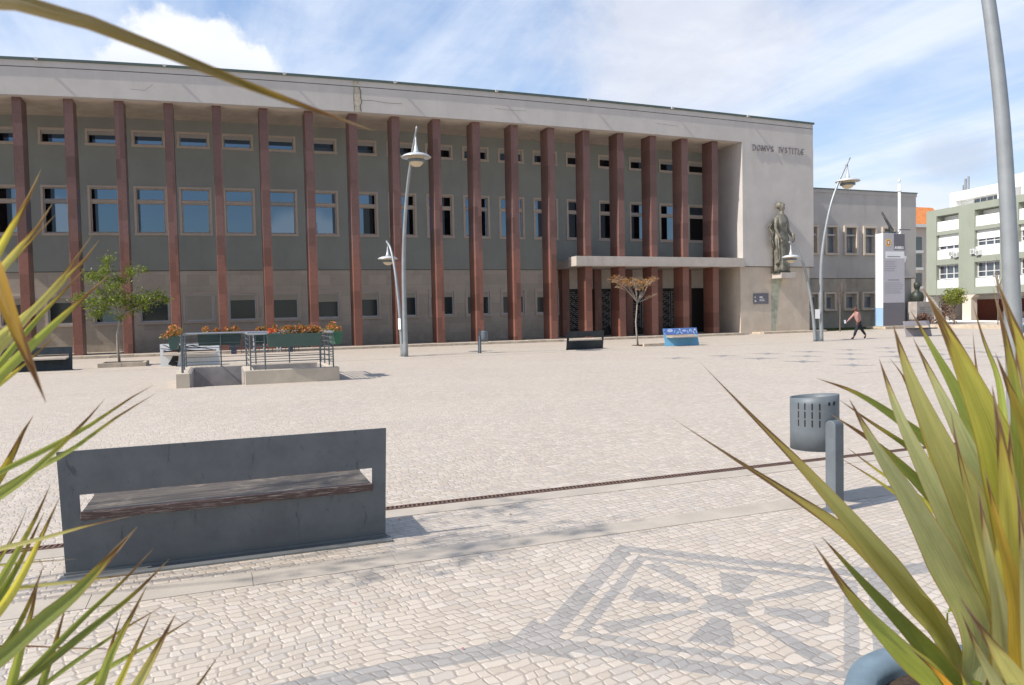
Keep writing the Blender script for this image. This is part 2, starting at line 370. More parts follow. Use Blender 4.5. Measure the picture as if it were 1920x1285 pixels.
def leaf_mat():
    mt = bpy.data.materials.new('blade'); mt.use_nodes = True; T = NT(mt.node_tree); bs = T.n['Principled BSDF']
    uvn = T.new('ShaderNodeUVMap', uv_map='UVMap').outputs[0]; u, v, _ = T.xyz(uvn)
    oi = T.new('ShaderNodeObjectInfo'); col = oi.outputs['Color']
    g = T.new('ShaderNodeNewGeometry').outputs['Position']
    st = T.noise(T.comb(T.m('MULTIPLY', u, 34.0), T.m('MULTIPLY', v, 1.3), oi.outputs['Random']), 1.0, 4, .6).outputs[0]
    bl = T.noise(T.comb(T.m('MULTIPLY', u, 2.0), T.m('MULTIPLY', v, 9.0), oi.outputs['Random']), 1.3, 4, .65).outputs[0]
    c = T.mix(T.ramp(st, .40, .62, 0, .5), col, T.mix(1.0, col, (1.45, 1.38, 1.05), 'MULTIPLY'))
    c = T.mix(T.ramp(bl, .35, .75, 0, .45), c, T.mix(1.0, col, (.72, .78, .60), 'MULTIPLY'))
    au = T.m('ABSOLUTE', T.m('SUBTRACT', T.m('MULTIPLY', u, 2.0), 1.0))
    c = T.mix(T.ramp(au, .03, .0, 0, .5), c, (.16, .13, .05))
    edge = T.ramp(T.m('ADD', au, T.m('MULTIPLY', T.m('SUBTRACT', bl, .5), .06)), .90, .96)
    c = T.mix(T.m('MULTIPLY', edge, .6), c, (.42, .19, .05))
    tp = T.m('ADD', v, T.m('ADD', T.m('MULTIPLY', T.m('SUBTRACT', bl, .5), .10), T.m('MULTIPLY', au, .04)))
    c = T.mix(T.ramp(tp, .91, .955, 0, .45), c, (.42, .26, .05))
    c = T.mix(T.ramp(tp, .952, .975, 0, .85), c, (.12, .045, .035))
    c = T.mix(T.ramp(tp, .988, 1.0, 0, .7), c, (.36, .27, .20))
    T.put(bs.inputs['Base Color'], c); bs.inputs['Roughness'].default_value = .42; bs.inputs['Specular IOR Level'].default_value = .45
    tr = T.new('ShaderNodeBsdfTranslucent'); T.put(tr.inputs[0], T.mix(1.0, c, (1.3, 1.3, .75), 'MULTIPLY'))
    mx = T.new('ShaderNodeMixShader'); mx.inputs[0].default_value = .46
    out = T.n['Material Output']; T.l.new(bs.outputs[0], mx.inputs[1]); T.l.new(tr.outputs[0], mx.inputs[2]); T.l.new(mx.outputs[0], out.inputs[0])
    T.put(bs.inputs['Normal'], T.bump(st, .6, .003)); MATS['blade'] = mt
leaf_mat()
def foliage(name, a, b, trans=.3):
    mt = bpy.data.materials.new(name); mt.use_nodes = True; T = NT(mt.node_tree); bs = T.n['Principled BSDF']
    g = T.new('ShaderNodeNewGeometry'); n = T.noise(g.outputs['Position'], 9, 3, .6).outputs[0]
    c = T.mix(T.m('ADD', T.m('MULTIPLY', g.outputs['Random Per Island'], .7), T.m('MULTIPLY', n, .3)), a, b)
    T.put(bs.inputs['Base Color'], c); bs.inputs['Roughness'].default_value = .5
    tr = T.new('ShaderNodeBsdfTranslucent'); T.put(tr.inputs[0], c); mx = T.new('ShaderNodeMixShader'); mx.inputs[0].default_value = trans
    out = T.n['Material Output']; T.l.new(bs.outputs[0], mx.inputs[1]); T.l.new(tr.outputs[0], mx.inputs[2]); T.l.new(mx.outputs[0], out.inputs[0])
    MATS[name] = mt
foliage('leaf_green', (.075, .12, .008), (.26, .33, .03), .4); foliage('leaf_orange', (.26, .11, .025), (.50, .27, .06)); foliage('leaf_yellowgreen', (.13, .18, .02), (.34, .36, .05))
foliage('begonia', (.34, .11, .03), (.80, .30, .10), .4); foliage('begonia_leaf', (.12, .13, .02), (.38, .28, .06), .4); foliage('geranium', (.90, .05, .015), (1.0, .16, .03), .4)
foliage('brush_brown', (.12, .06, .04), (.30, .17, .12)); foliage('petal_pink', (.6, .15, .2), (.8, .35, .4))

# ------------------------------------------------------------------ mesh building
class MB:
    def __init__(s): s.v = []; s.f = []; s.uv = None
    def add(s, vs, fs):
        b = len(s.v); s.v += [tuple(q) for q in vs]; s.f += [tuple(i+b for i in f) for f in fs]; return s
    def box(s, x0, x1, y0, y1, z0, z1):
        return s.add([(x, y, z) for z in (z0, z1) for x, y in ((x0, y0), (x1, y0), (x1, y1), (x0, y1))],
                     [(3, 2, 1, 0), (4, 5, 6, 7), (0, 1, 5, 4), (1, 2, 6, 5), (2, 3, 7, 6), (3, 0, 4, 7)])
    def long(s, x0, x1, y0, y1, z0, z1, step=2.4):
        n = max(1, int(math.ceil((x1-x0)/step))); vs = []; fs = []
        for i in range(n+1):
            x = x0+(x1-x0)*i/n; vs += [(x, y0, z0), (x, y1, z0), (x, y1, z1), (x, y0, z1)]
        for i in range(n):
            a, b = 4*i, 4*i+4
            fs += [(a, b, b+1, a+1), (a+1, b+1, b+2, a+2), (a+2, b+2, b+3, a+3), (a+3, b+3, b, a)]
        fs += [(0, 1, 2, 3), (4*n+3, 4*n+2, 4*n+1, 4*n)]
        return s.add(vs, fs)
    def quadbox(s, p, t, top):
        """prism: base polygon p (list of (x,y)) from z=t to z=top"""
        n = len(p)
        return s.add([(x, y, t) for x, y in p]+[(x, y, top) for x, y in p], [tuple(range(n))[::-1], tuple(range(n, 2*n))]+[(i, (i+1) % n, n+(i+1) % n, n+i) for i in range(n)])
    def hexa(s, c8): return s.add(c8, [(3, 2, 1, 0), (4, 5, 6, 7), (0, 1, 5, 4), (1, 2, 6, 5), (2, 3, 7, 6), (3, 0, 4, 7)])
    def tube(s, path, rad, n=10, cap=True):
        path = [Vector(p) for p in path]; R = rad if isinstance(rad, (list, tuple)) else [rad]*len(path)
        vs = []; fs = []; up = None
        for i, p in enumerate(path):
            t = (path[min(i+1, len(path)-1)]-path[max(i-1, 0)]).normalized()
            if up is None: up = Vector((0, 0, 1)) if abs(t.z) < .9 else Vector((1, 0, 0))
            a = t.cross(up).normalized(); b = a.cross(t).normalized(); up = b
            for k in range(n):
                q = 2*pi*k/n; vs.append(p+a*cos(q)*R[i]+b*sin(q)*R[i])
        for i in range(len(path)-1):
            for k in range(n):
                fs.append((i*n+k, i*n+(k+1) % n, (i+1)*n+(k+1) % n, (i+1)*n+k))
        if cap: fs += [tuple(range(n))[::-1], tuple(range((len(path)-1)*n, len(path)*n))]
        return s.add(vs, fs)
    def lathe(s, prof, n=24, c=(0, 0, 0), cap=True):
        vs = [(c[0]+r*cos(2*pi*k/n), c[1]+r*sin(2*pi*k/n), c[2]+z) for r, z in prof for k in range(n)]; fs = []
        for i in range(len(prof)-1):
            for k in range(n): fs.append((i*n+k, i*n+(k+1) % n, (i+1)*n+(k+1) % n, (i+1)*n+k))
        if cap: fs += [tuple(range(n))[::-1], tuple(range((len(prof)-1)*n, len(prof)*n))]
        return s.add(vs, fs)
    def xf(s, M):
        s.v = [tuple(M @ Vector(q)) for q in s.v]; return s
    def build(s, name, material, parent=None, warp=None, smooth=False, bevel=0, uv=None, col=None):
        o0 = Vector(parent['_o']) if parent is not None and '_o' in parent else Vector((0, 0, 0))
        vs = [warp(q) for q in s.v] if warp else s.v
        vs = [(q[0]-o0.x, q[1]-o0.y, q[2]-o0.z) for q in vs]
        me = bpy.data.meshes.new(name); me.from_pydata(vs, [], s.f); me.update()
        if uv is not None:
            ul = me.uv_layers.new(name='UVMap')
            for lp in me.loops: ul.data[lp.index].uv = uv[lp.vertex_index]
        if isinstance(material, str): material = MATS[material]
        me.materials.append(material)
        if smooth:
            for p in me.polygons: p.use_smooth = True
        o = bpy.data.objects.new(name, me); COL.objects.link(o)
        if parent is not None: o.parent = parent; o['_o'] = tuple(o0)
        if bevel:
            b = o.modifiers.new('bevel', 'BEVEL'); b.width = bevel; b.segments = 2; b.limit_method = 'ANGLE'
        if col: o.color = tuple(col)+(1,)
        return o
def thing(name, label, cat, loc=(0, 0, 0), group=None):
    o = bpy.data.objects.new(name, None); COL.objects.link(o); o.location = loc; o['_o'] = tuple(loc); o.empty_display_size = .2
    return tag(o, label, cat, group)
def tag(o, label, cat, group=None):
    o['label'] = label; o['category'] = cat
    if group: o['group'] = group
    return o
def kind(o, k): o['kind'] = k; return o
def copy_tree(o, parent=None):
    c = o.copy(); COL.objects.link(c)
    if parent is not None: c.parent = parent
    for ch in list(o.children): copy_tree(ch, c)
    return c
def noflip(o):
    bm = bmesh.new(); bm.from_mesh(o.data); bmesh.ops.recalc_face_normals(bm, faces=bm.faces); bm.to_mesh(o.data); bm.free(); return o

# ------------------------------------------------------------------ setting
HX0, HX1, HY0, HY1 = 8.10, 11.75, -21.66, -19.0      # the stair opening
def ground():
    xs = [-600, -60, HX0, HX1, 80, 600]; ys = [-300, -60, HY0, HY1, 60, 900]; g = MB(); vs = [(x, y, 0) for y in ys for x in xs]; fs = []
    for j in range(5):
        for i in range(5):
            if i == 2 and j == 2: continue
            a = j*6+i; fs.append((a, a+1, a+7, a+6))
    g.add(vs, fs); return kind(g.build('ground', 'cobble'), 'structure')
ground()
# building apron with its kerb
ap = MB(); ap.box(-30, 42.3, -1.62, 3.7, .0, .10); kind(ap.build('pavement', 'strip_concrete'), 'structure')
kb = MB()
x = -30.0
while x < 41.6:
    L = random.uniform(.9, 1.25); x2 = min(x+L, 41.7); dz_ = random.uniform(-.012, .012)
    kb.box(x, x2-.012, -1.95+random.uniform(-.01, .01), -1.625, 0.001, .135+dz_); x = x2
x = 43.6
while x < 48.2:
    x2 = x+1.1; kb.box(x, x2-.012, -1.55, -1.2, 0.001, .14); x = x2
kind(kb.build('kerb', 'kerb_stone', bevel=.012), 'structure')
pt = MB(); pt.box(43.6, 48.6, -1.2, -.3, 0.002, .12); kind(pt.build('pavement', 'kerb_stone'), 'structure')
# paving strips, drain
st = MB()
for (y0, y1, h) in ((-36.86, -36.60, .005), (-38.14, -37.86, .005)):
    x = -20.0
    while x < 40:
        st.box(x, x+.995, y0, y1, -.05, h); x += 1.0
kind(st.build('paving_strip', 'strip_concrete'), 'structure')
ln = MB()
ln.box(-30, 24.2, -12.72, -12.60, -.05, .004); ln.box(24.2, 24.29, -27.9, -12.6, -.05, .004); ln.box(24.2, 60, -27.99, -27.9, -.05, .004); ln.box(24.29, 60, -13.1, -13.02, -.05, .004)
kind(ln.build('paving_line', 'strip_concrete'), 'structure')
dr = thing('drain_channel', 'rusty slotted drain grate running across the square behind the front bench', 'drain', (12, -36.54, 0))
d = MB(); d.box(-10, 40, -36.592, -36.49, -.05, .004); d.build('trough', 'hole_dark', dr)
d = MB(); d.box(-10, 40, -36.598, -36.582, -.03, .010); d.box(-10, 40, -36.50, -36.484, -.03, .010)
x = 4.0
while x < 26:
    d.add([(x, -36.584, .009), (x+.022, -36.584, .009), (x+.040, -36.498, .009), (x+.018, -36.498, .009)], [(0, 1, 2, 3)]); x += .042
d.build('grate', 'rust', dr)
# small dark stars set into the far paving
sm = MB()
for i in range(-1, 7):
    for j in range(0, 4):
        cx, cy = 26.75+2.08*i+.02*j, -19.55-2.09*j
        if i < 0 and j > 0: continue
        pts = []
        for k in range(8):
            a = pi/4+k*pi/4; r = .64 if k % 2 == 0 else .20; pts.append((cx+r*cos(a), cy+r*sin(a), .004))
        sm.add([(cx, cy, .004)]+pts, [(0, 1+k, 1+(k+1) % 8) for k in range(8)])
kind(sm.build('paving_star', 'cobble_dark'), 'structure')
# grass edge before the annex
gr = MB()
for k in range(9000):
    gx = random.uniform(48.8, 64.5); gy = random.uniform(-.6, 3.9)
    if random.random() < .35 and gy < .5: continue
    h = random.uniform(.04, .13); a = random.uniform(0, pi); dxx, dyy = cos(a)*.012, sin(a)*.012; ox, oy = random.uniform(-.04, .04), random.uniform(-.04, .04)
    gr.add([(gx-dxx, gy-dyy, 0), (gx+dxx, gy+dyy, 0), (gx+ox, gy+oy, h)], [(0, 1, 2)])
gr.box(48.8, 64.5, 0, 3.9, -.05, .02)
kind(gr.build('grass', 'grass'), 'stuff')

# ------------------------------------------------------------------ courthouse
_bd = [(-7.2, 1.19, .9535), (-4.8, .80, .9634), (-2.4, .49, .9722), (0, .246, .9799), (2.4, .061, .9866), (4.8, -.074, .9925), (7.2, -.166, .9976), (9.6, -.222, 1.0019), (12, -.247, 1.0056), (14.4, -.246, 1.0086), (16.8, -.225, 1.011), (19.2, -.188, 1.0129), (21.6, -.139, 1.0142), (24, -.081, 1.0151), (26.4, -.019, 1.0154), (28.8, .045, 1.0154), (31.2, .107, 1.0149), (33.6, .165, 1.014), (36, .216, 1.0127), (38.4, .257, 1.0111), (40.8, .287, 1.0091), (43.2, .303, 1.0069), (45.6, .303, 1.0043), (48, .285, 1.0014), (50.4, .247, .9982)]
def settle(q):
    """surveyed bay positions and storey heights along the facade (the long roof line is very slightly cambered)"""
    X = q[0]
    if X <= _bd[0][0]: d_, g_ = _bd[0][1:]
    elif X >= _bd[-1][0]: d_, g_ = _bd[-1][1:]
    else:
        for a, b in zip(_bd, _bd[1:]):
            if a[0] <= X <= b[0]:
                t = (X-a[0])/(b[0]-a[0]); d_ = a[1]+(b[1]-a[1])*t; g_ = a[2]+(b[2]-a[2])*t; break
    return (X+d_, q[1], q[2]*g_)
WY = 3.6; H = 13.1; K0, K1 = -3, 18
ch = thing('courthouse', 'long three-storey court building with tall red marble columns under a pale fascia', 'building', (20, 3.6, 0))
WS = settle
# upper wall with window openings, by bay cells
def wall(z0, z1, rows, y0, y1, xa, xb, bays, wo=.02, ww=1.73):
    m_ = MB(); xs = [xa]
    for k in bays: xs += [2.4*k+wo, 2.4*k+wo+ww]
    xs.append(xb); zs = [z0]
    for a, b in rows: zs += [a, b]
    zs.append(z1)
    for i in range(len(xs)-1):
        for j in range(len(zs)-1):
            if i % 2 == 1 and j % 2 == 1: continue
            m_.box(xs[i], xs[i+1], y0, y1, zs[j], zs[j+1])
    return m_
bays = list(range(K0, K1))
MID, TOP, LOW = (6.62, 9.33), (11.55, 12.44), (1.60, 3.34)
wall(4.62, H, (MID, TOP), WY, WY+.5, -9.6, 42.5, bays).build('upper_wall', 'upper_stucco', ch, WS)
wall(.1, 4.585, (LOW,), WY+.03, WY+.5, -9.6, 30.55, list(range(K0, 13))).build('base_wall', 'base_stone', ch, WS)
b_ = MB(); b_.long(-9.6, 30.5, WY-.004, WY+.4, 4.585, 4.62); b_.build('shadow_joint', 'dark_line', ch, WS)  # dark strip draws in the shadow line below the proud upper wall
random.seed(11)
def window(X0, z0, z1, typ, k):
    X1 = X0+1.73; t = .11; yy = WY-.05
    fr = MB(); fr.box(X0-.02, X1+.02, yy, WY+.25, z1-t, z1+.02); fr.box(X0-.04, X1+.04, yy-.03, WY+.25, z0-.03, z0+t); fr.box(X0-.02, X0+t, yy, WY+.25, z0+t, z1-t); fr.box(X1-t, X1+.02, yy, WY+.25, z0+t, z1-t)
    wname = fr.build('window', 'window_stone', ch, WS, bevel=.008)
    a, b, c, d_ = X0+t, X1-t, z0+t, z1-t
    s_ = MB(); q = .055; ys, ye = WY+.09, WY+.20
    def rect(x0, x1, za, zb, w_=q):
        s_.box(x0, x1, ys, ye, zb-w_, zb); s_.box(x0, x1, ys, ye, za, za+w_); s_.box(x0, x0+w_, ys, ye, za+w_, zb-w_); s_.box(x1-w_, x1, ys, ye, za+w_, zb-w_)
    p = MB()
    if typ == 'mid':
        zt = d_-.66; s_.box(a, b, WY+.02, ye, zt-.13, zt); rect(a, b, zt, d_); rect(a, b, c, zt-.13, .07); s_.build('sash', 'window_stone' if k % 5 else 'sash_grey', wname, WS)
        p.box(a, b, WY+.15, WY+.17, zt, d_)
        op = k in (6, 7, 9, 12, 13)
        p.box(a, b, WY+.15, WY+.17, c, zt-.13); p.build('pane', 'pane', wname, WS)
        if k in (7, 17):    # one leaf stands open: dark room behind
            o_ = MB(); xo = (a+b)/2 if k != 17 else a; o_.box(xo, b-.07, WY+.135, WY+.149, c+.08, zt-.2); o_.build('opening_or_reflection', 'pane_open_or_reflection', wname, WS)
    elif typ == 'top':
        s_.box(a, b, WY+.05, ye, d_-.14, d_); rect(a, b, c, d_-.14); s_.build('sash', 'sash_grey', wname, WS)
        p.box(a, b, WY+.15, WY+.17, c, d_-.1); p.build('pane', 'pane' if k < 6 else 'pane_dull', wname, WS)
        o_ = MB(); o_.box(a+.055, b-.055, WY+.125, WY+.149, c+(.055 if k > 8 else .26), d_-.195); o_.build('opening_or_reflection', 'pane_open_or_reflection', wname, WS)  # dark box paints the soffit's reflection onto the top-row panes
    else:
        rect(a, b, c, d_, .07); s_.build('sash', 'sash_white', wname, WS)
        frac = {3: 1.0, 1: .50, 0: .22, 2: .2}.get(k, random.choice((.24, .3, .36, .26)))
        zb = d_-(d_-c)*frac
        if frac < 1: p.box(a, b, WY+.15, WY+.17, c, zb); p.build('pane', 'pane' if k == 1 else 'pane_dull', wname, WS)
        bl = MB(); n = int((d_-zb)/.055)+1
        for i in range(n):
            z_ = d_-(i+1)*(d_-zb)/n; bl.box(a+.0, b-.0, WY+.10, WY+.13, z_+.004, z_+(d_-zb)/n-.002)
        bl.box(a, b, WY+.125, WY+.14, zb, d_); bl.build('blind', 'blind_cream', wname, WS)
for k in bays:
    X0 = 2.4*k+.02
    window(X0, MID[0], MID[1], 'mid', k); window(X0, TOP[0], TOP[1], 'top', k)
    if k <= 12: window(X0, LOW[0], LOW[1], 'low', k)
# soffit, fascia, coping
m_ = MB(); m_.long(-9.6, 42.5, -.02, WY+.5, H, H+.25); m_.build('soffit', 'soffit', ch, WS)
m_ = MB(); m_.long(-9.6, 48.7, -.42, -.02, H-.003, 14.46); m_.long(-9.6, 48.7, -.38, -.02, 14.46, 14.50); m_.long(-9.6, 48.7, -.42, 12, 14.50, 14.80)
m_.build('fascia', 'fascia_stucco', ch, WS)
m_ = MB(); m_.long(-9.6, 48.7, -.426, -.3805, 14.462, 14.496); m_.build('groove', 'dark_line', ch, WS)
m_ = MB(); m_.long(-9.7, 48.78, -.50, 12.1, 14.80, 14.92); m_.build('roof_edge', 'roof_cap', ch, WS)
for xx in (.9, 6.9, 12.9, 18.9, 24.9, 30.9, 36.9, 42.9):
    m_ = MB(); m_.box(xx-.06, xx+.06, -.66, -.44, 14.80, 14.86); m_.box(xx-.10, xx+.10, -.66, -.60, 14.84, 14.89); m_.build('roof_fitting', 'sash_white', ch, WS)
# repaired joint in the fascia, with a crack beside it
m_ = MB(); m_.add([(16.55+.0, -.424, H+.02), (16.98, -.424, H+.02), (16.95, -.424, 13.6), (16.99, -.424, 14.0), (16.90, -.424, 14.44), (16.6, -.424, 14.44)], [(0, 1, 2, 3, 4, 5)]); m_.box(16.55, 16.9, -.424, -.41, 14.52, 14.78); m_.build('repair_patch', 'patch_cream', ch, WS)
def crack(pts, w_=.012, y=-.428):
    m_ = MB()
    for (a, b) in zip(pts, pts[1:]):
        dxx, dzz = b[0]-a[0], b[1]-a[1]; L = hypot(dxx, dzz); nx, nz_ = -dzz/L*w_, dxx/L*w_
        m_.add([(a[0]-nx, y, a[1]-nz_), (b[0]-nx, y, b[1]-nz_), (b[0]+nx, y, b[1]+nz_), (a[0]+nx, y, a[1]+nz_)], [(0, 1, 2, 3)])
    m_.build('crack', 'dark_line', ch, WS)
crack([(16.98, 13.12), (16.93, 13.4), (17.02, 13.65), (16.95, 13.95), (17.0, 14.2), (16.9, 14.45)], .022); crack([(16.62, 13.12), (16.58, 13.8), (16.62, 14.45)], .012)
crack([(17.05, 13.75), (17.6, 13.78), (18.4, 13.7), (19.3, 13.71)], .01); crack([(24.8, 13.86), (25.6, 13.83), (26.8, 13.86)], .006); crack([(35.8, 13.8), (37.4, 13.74)], .006); crack([(5.2, 13.6), (5.9, 13.58), (6.3, 13.9)], .006)
# columns
for k in range(K0-1, K1):
    X1 = 2.4*k; X0 = X1-.455
    m_ = MB(); e = .02
    prof = [(X0, .03), (X0+e, 0), (X1, 0), (X1, 1.15), (X0, 1.15)]
    z = .08
    segs = [.08, 4.62, 9.2, 13.095]
    for za, zb in zip(segs, segs[1:]): m_.quadbox(prof, za, zb)
    m_.build('column', 'red_marble', ch, WS)
# pier with lettering
m_ = MB(); m_.long(42.5, 48.72, -.42, 8, 4.66, H-.004); m_.build('pier_wall', 'fascia_stucco', ch, WS)
m_ = MB(); m_.long(42.36, 48.42, -.30, 8, -.02, 4.62); m_.build('pier_base', 'pier_stone', ch, WS)
m_ = MB(); m_.long(42.45, 48.74, -.425, 8, 4.625, 4.66); m_.build('shadow_joint', 'dark_line', ch, WS)
# body behind, flat roof
m_ = MB(); m_.long(-9.6, 48.6, 8.01, 22, 0, 14.79); m_.long(-9.6, 42.4, WY+.51, 8.0, 13.36, 14.49); m_.build('rear_block', 'annex_stucco', ch, WS)
# canopy and entrance
m_ = MB(); m_.long(29.85, 42.49, -.62, .55, 4.60, 5.20); m_.long(30.15, 42.49, .55, WY-.01, 4.60, 5.10); m_.build('canopy', 'canopy_stone', ch, WS, bevel=.01)
EY = 3.15
m_ = MB(); m_.long(30.56, 42.36, EY+.12, WY+.45, 3.36, 4.595); m_.long(30.56, 42.36, EY+.06, EY+.12, 3.30, 3.38); m_.build('lintel', 'canopy_stone', ch, WS)
for j in range(5):
    X0 = 30.62+2.4*j
    m_ = MB(); m_.box(X0-.1, X0+.42, EY-.15, WY+.4, .1, 4.595); m_.build('pilaster', 'red_marble', ch, WS)
    xa, xb = X0+.42, min(X0+2.30, 42.3)
    dd = MB(); dd.box(xa, xb, WY+.02, WY+.4, .1, 3.36); dob = dd.build('door', 'door_dark', ch, WS)
    if j < 4:
        fm = MB(); xm = (xa+xb)/2
        for q in (xa+.03, xm, xb-.03): fm.box(q-.035, q+.035, WY-.10, WY+.0, .1, 3.34)
        fm.box(xa, xb, WY-.09, WY-.01, .1, .45); fm.box(xa, xb, WY-.09, WY-.01, 3.2, 3.34); fm.build('door_frame', 'door_dark', dob, WS)
        random.seed(20+j)
        for (p0, p1) in ((xa+.12, xm-.09), (xm+.09, xb-.12)):
            gm = MB(); n = 9; wd = (p1-p0)/3
            for r in range(n*2):
                for c in range(3):
                    cx, cz = p0+wd*(c+.5), .62+(2.45/(n*2))*(r+.5)
                    R_ = wd*.46*random.uniform(.8, 1.05)
                    if (r+c+j) % 4 == 3: continue
                    arc = [(cx+R_*cos(a)*(1 if (r+c) % 2 else -1), WY-.14, cz+R_*.62*sin(a)) for a in [pi*2*t/9 for t in range(0, 8)]]
                    gm.tube(arc, .017, 4)
            gm.box(p0-.02, p0, WY-.15, WY-.12, .55, 3.1); gm.box(p1, p1+.02, WY-.15, WY-.12, .55, 3.1)
            gm.build('grille', 'metal_gate', dob, WS)
m_ = MB(); m_.xf(Matrix.Identity(4)); m_.box(33.30, 33.42, EY+.0, EY+.12, 4.0, 4.3); m_.build('wall_camera', 'sash_white', ch, WS)
# carved letters: stroke font with slab serifs
def letters(text, x, z, hgt, adv, y0, y1):
    G = {'D': ([[(0, 0), (0, 1)], [(0, 1), (.35, 1), (.6, .8), (.66, .5), (.6, .2), (.35, 0), (0, 0)]], .66, [(0, 0), (0, 1)]),
         'O': ([[(.36*cos(a)+.36, .5+.5*sin(a)) for a in [2*pi*k/14 for k in range(15)]]], .72, []),
         'M': ([[(0, 0), (.08, 1), (.42, .1), (.76, 1), (.84, 0)]], .84, [(0, 0), (.84, 0), (.06, 1), (.78, 1)]),
         'V': ([[(0, 1), (.36, 0), (.72, 1)]], .72, [(0, 1), (.72, 1)]),
         'S': ([[(.5, .84), (.38, .98), (.16, .98), (.02, .8), (.08, .6), (.42, .42), (.52, .22), (.4, .03), (.14, .02), (0, .17)]], .52, []),
         'I': ([[(0, 0), (0, 1)]], .04, [(0, 0), (0, 1)]),
         'T': ([[(.33, 0), (.33, 1)], [(0, 1), (.66, 1)]], .66, [(.33, 0)]),
         'Æ': ([[(0, 0), (.5, 1)], [(.5, 1), (.5, 0)], [(.5, 1), (1.0, 1)], [(.5, 0), (1.0, 0)], [(.22, .42), (.85, .42)]], 1.0, [(0, 0)]),
         ' ': ([], .7, [])}
    th = .058*hgt
    for ch_ in text:
        m_ = MB()
        strokes, wd, ser = G[ch_]
        segs = [(a, b) for s_ in strokes for a, b in zip(s_, s_[1:])] + [((q[0]-.12, q[1]), (q[0]+.12, q[1])) for q in ser]
        for i, (a, b) in enumerate(segs):
            ax, az, bx, bz = x+a[0]*hgt, z+a[1]*hgt, x+b[0]*hgt, z+b[1]*hgt; L = hypot(bx-ax, bz-az)
            tx, tz = (bx-ax)/L, (bz-az)/L; w_ = th*(.7 if i >= len(segs)-len(ser) else 1)
            ax -= tx*w_*.5; az -= tz*w_*.5; bx += tx*w_*.5; bz += tz*w_*.5; nx, nz_ = -tz*w_, tx*w_; ya = y0-.0013*i
            m_.hexa([(ax-nx, ya, az-nz_), (bx-nx, ya, bz-nz_), (bx-nx, y1, bz-nz_), (ax-nx, y1, az-nz_), (ax+nx, ya, az+nz_), (bx+nx, ya, bz+nz_), (bx+nx, y1, bz+nz_), (ax+nx, y1, az+nz_)])
        if m_.v: m_.build('letter', 'sign_grey', ch, WS)
        x += wd*hgt + adv
letters('DOMVS IVSTITIÆ', 43.36, 12.60, .36, .125, -.50, -.46)
lb = MB(); lb.add([(44.95, -.3025, .1), (45.32, -.3025, .1), (45.75, -.3025, 3.0), (45.95, -.3025, 3.8), (44.98, -.3025, 3.8)], [(0, 1, 2, 3, 4)]); lb.build('copper_stain', 'verdigris', ch, WS)
lb = MB(); lb.box(45.02, 46.32, -1.30, -.31, 3.80, 4.18); lb.build('corbel', 'canopy_stone', ch, WS, bevel=.02)

# plaque
pq = thing('wall_plaque', 'grey rectangular plaque with small white lines on the stone pier', 'plaque', (44.1, -.33, 2.4))
m_ = MB(); m_.box(43.72, 45.0, -.36, -.335, 2.06, 2.80); m_.build('panel', 'sign_grey', pq, bevel=.004)
m_ = MB(); m_.box(43.80, 43.88, -.366, -.36, 2.5, 2.58); m_.box(43.80, 43.95, -.366, -.36, 2.22, 2.27); m_.box(43.80, 43.92, -.366, -.36, 2.30, 2.34)
m_.box(44.22, 44.48, -.366, -.36, 2.50, 2.58); m_.box(44.22, 44.62, -.366, -.36, 2.38, 2.42); m_.box(44.22, 44.66, -.366, -.36, 2.27, 2.31)
m_.build('writing', 'text_white', pq)
# ------------------------------------------------------------------ annex
AN = thing('annex_building', 'lower grey rendered wing with four small windows right of the stone pier', 'building', (58, 4, 0))
AX1 = 64.1
a1 = MB()
upw = [(51.9, 53.49), (54.25, 55.55), (56.23, 57.57), (58.27, 59.63), (60.3, 61.6)]
loww = [(52.3, 53.55), (54.12, 55.27), (56.17, 57.55), (58.09, 59.5), (60.2, 61.5)]
def wall2(mb, xs, z0, z1, row, y0, y1, xa, xb):
    X = [xa]
    for a, b in xs: X += [a, b]
    X.append(xb); Z = [z0, row[0], row[1], z1]
    for i in range(len(X)-1):
        for j in range(3):
            if i % 2 == 1 and j == 1: continue
            mb.box(X[i], X[i+1], y0, y1, Z[j], Z[j+1])
wall2(a1, upw, 4.05, 10.85, (5.98, 8.22), 4.0, 4.45, 47.0, AX1); a1.box(47, AX1, 4.46, 16, 0, 10.84); a1.build('upper_wall', 'annex_stucco', AN)
a1 = MB(); wall2(a1, loww, 0, 4.0, (1.50, 2.88), 4.06, 4.45, 47.0, AX1-1.2); a1.build('base_wall', 'annex_base', AN)
a1 = MB(); a1.box(47, AX1-.05, 4.03, 4.3, 4.0, 4.05); a1.build('shadow_joint', 'dark_line', AN)
a1 = MB(); a1.box(47, AX1+.04, 3.94, 16.05, 10.85, 11.12); a1.build('coping', 'annex_stucco', AN); a1 = MB(); a1.box(47, AX1+.08, 3.88, 16.1, 11.12, 11.20); a1.build('roof_edge', 'roof_cap', AN)
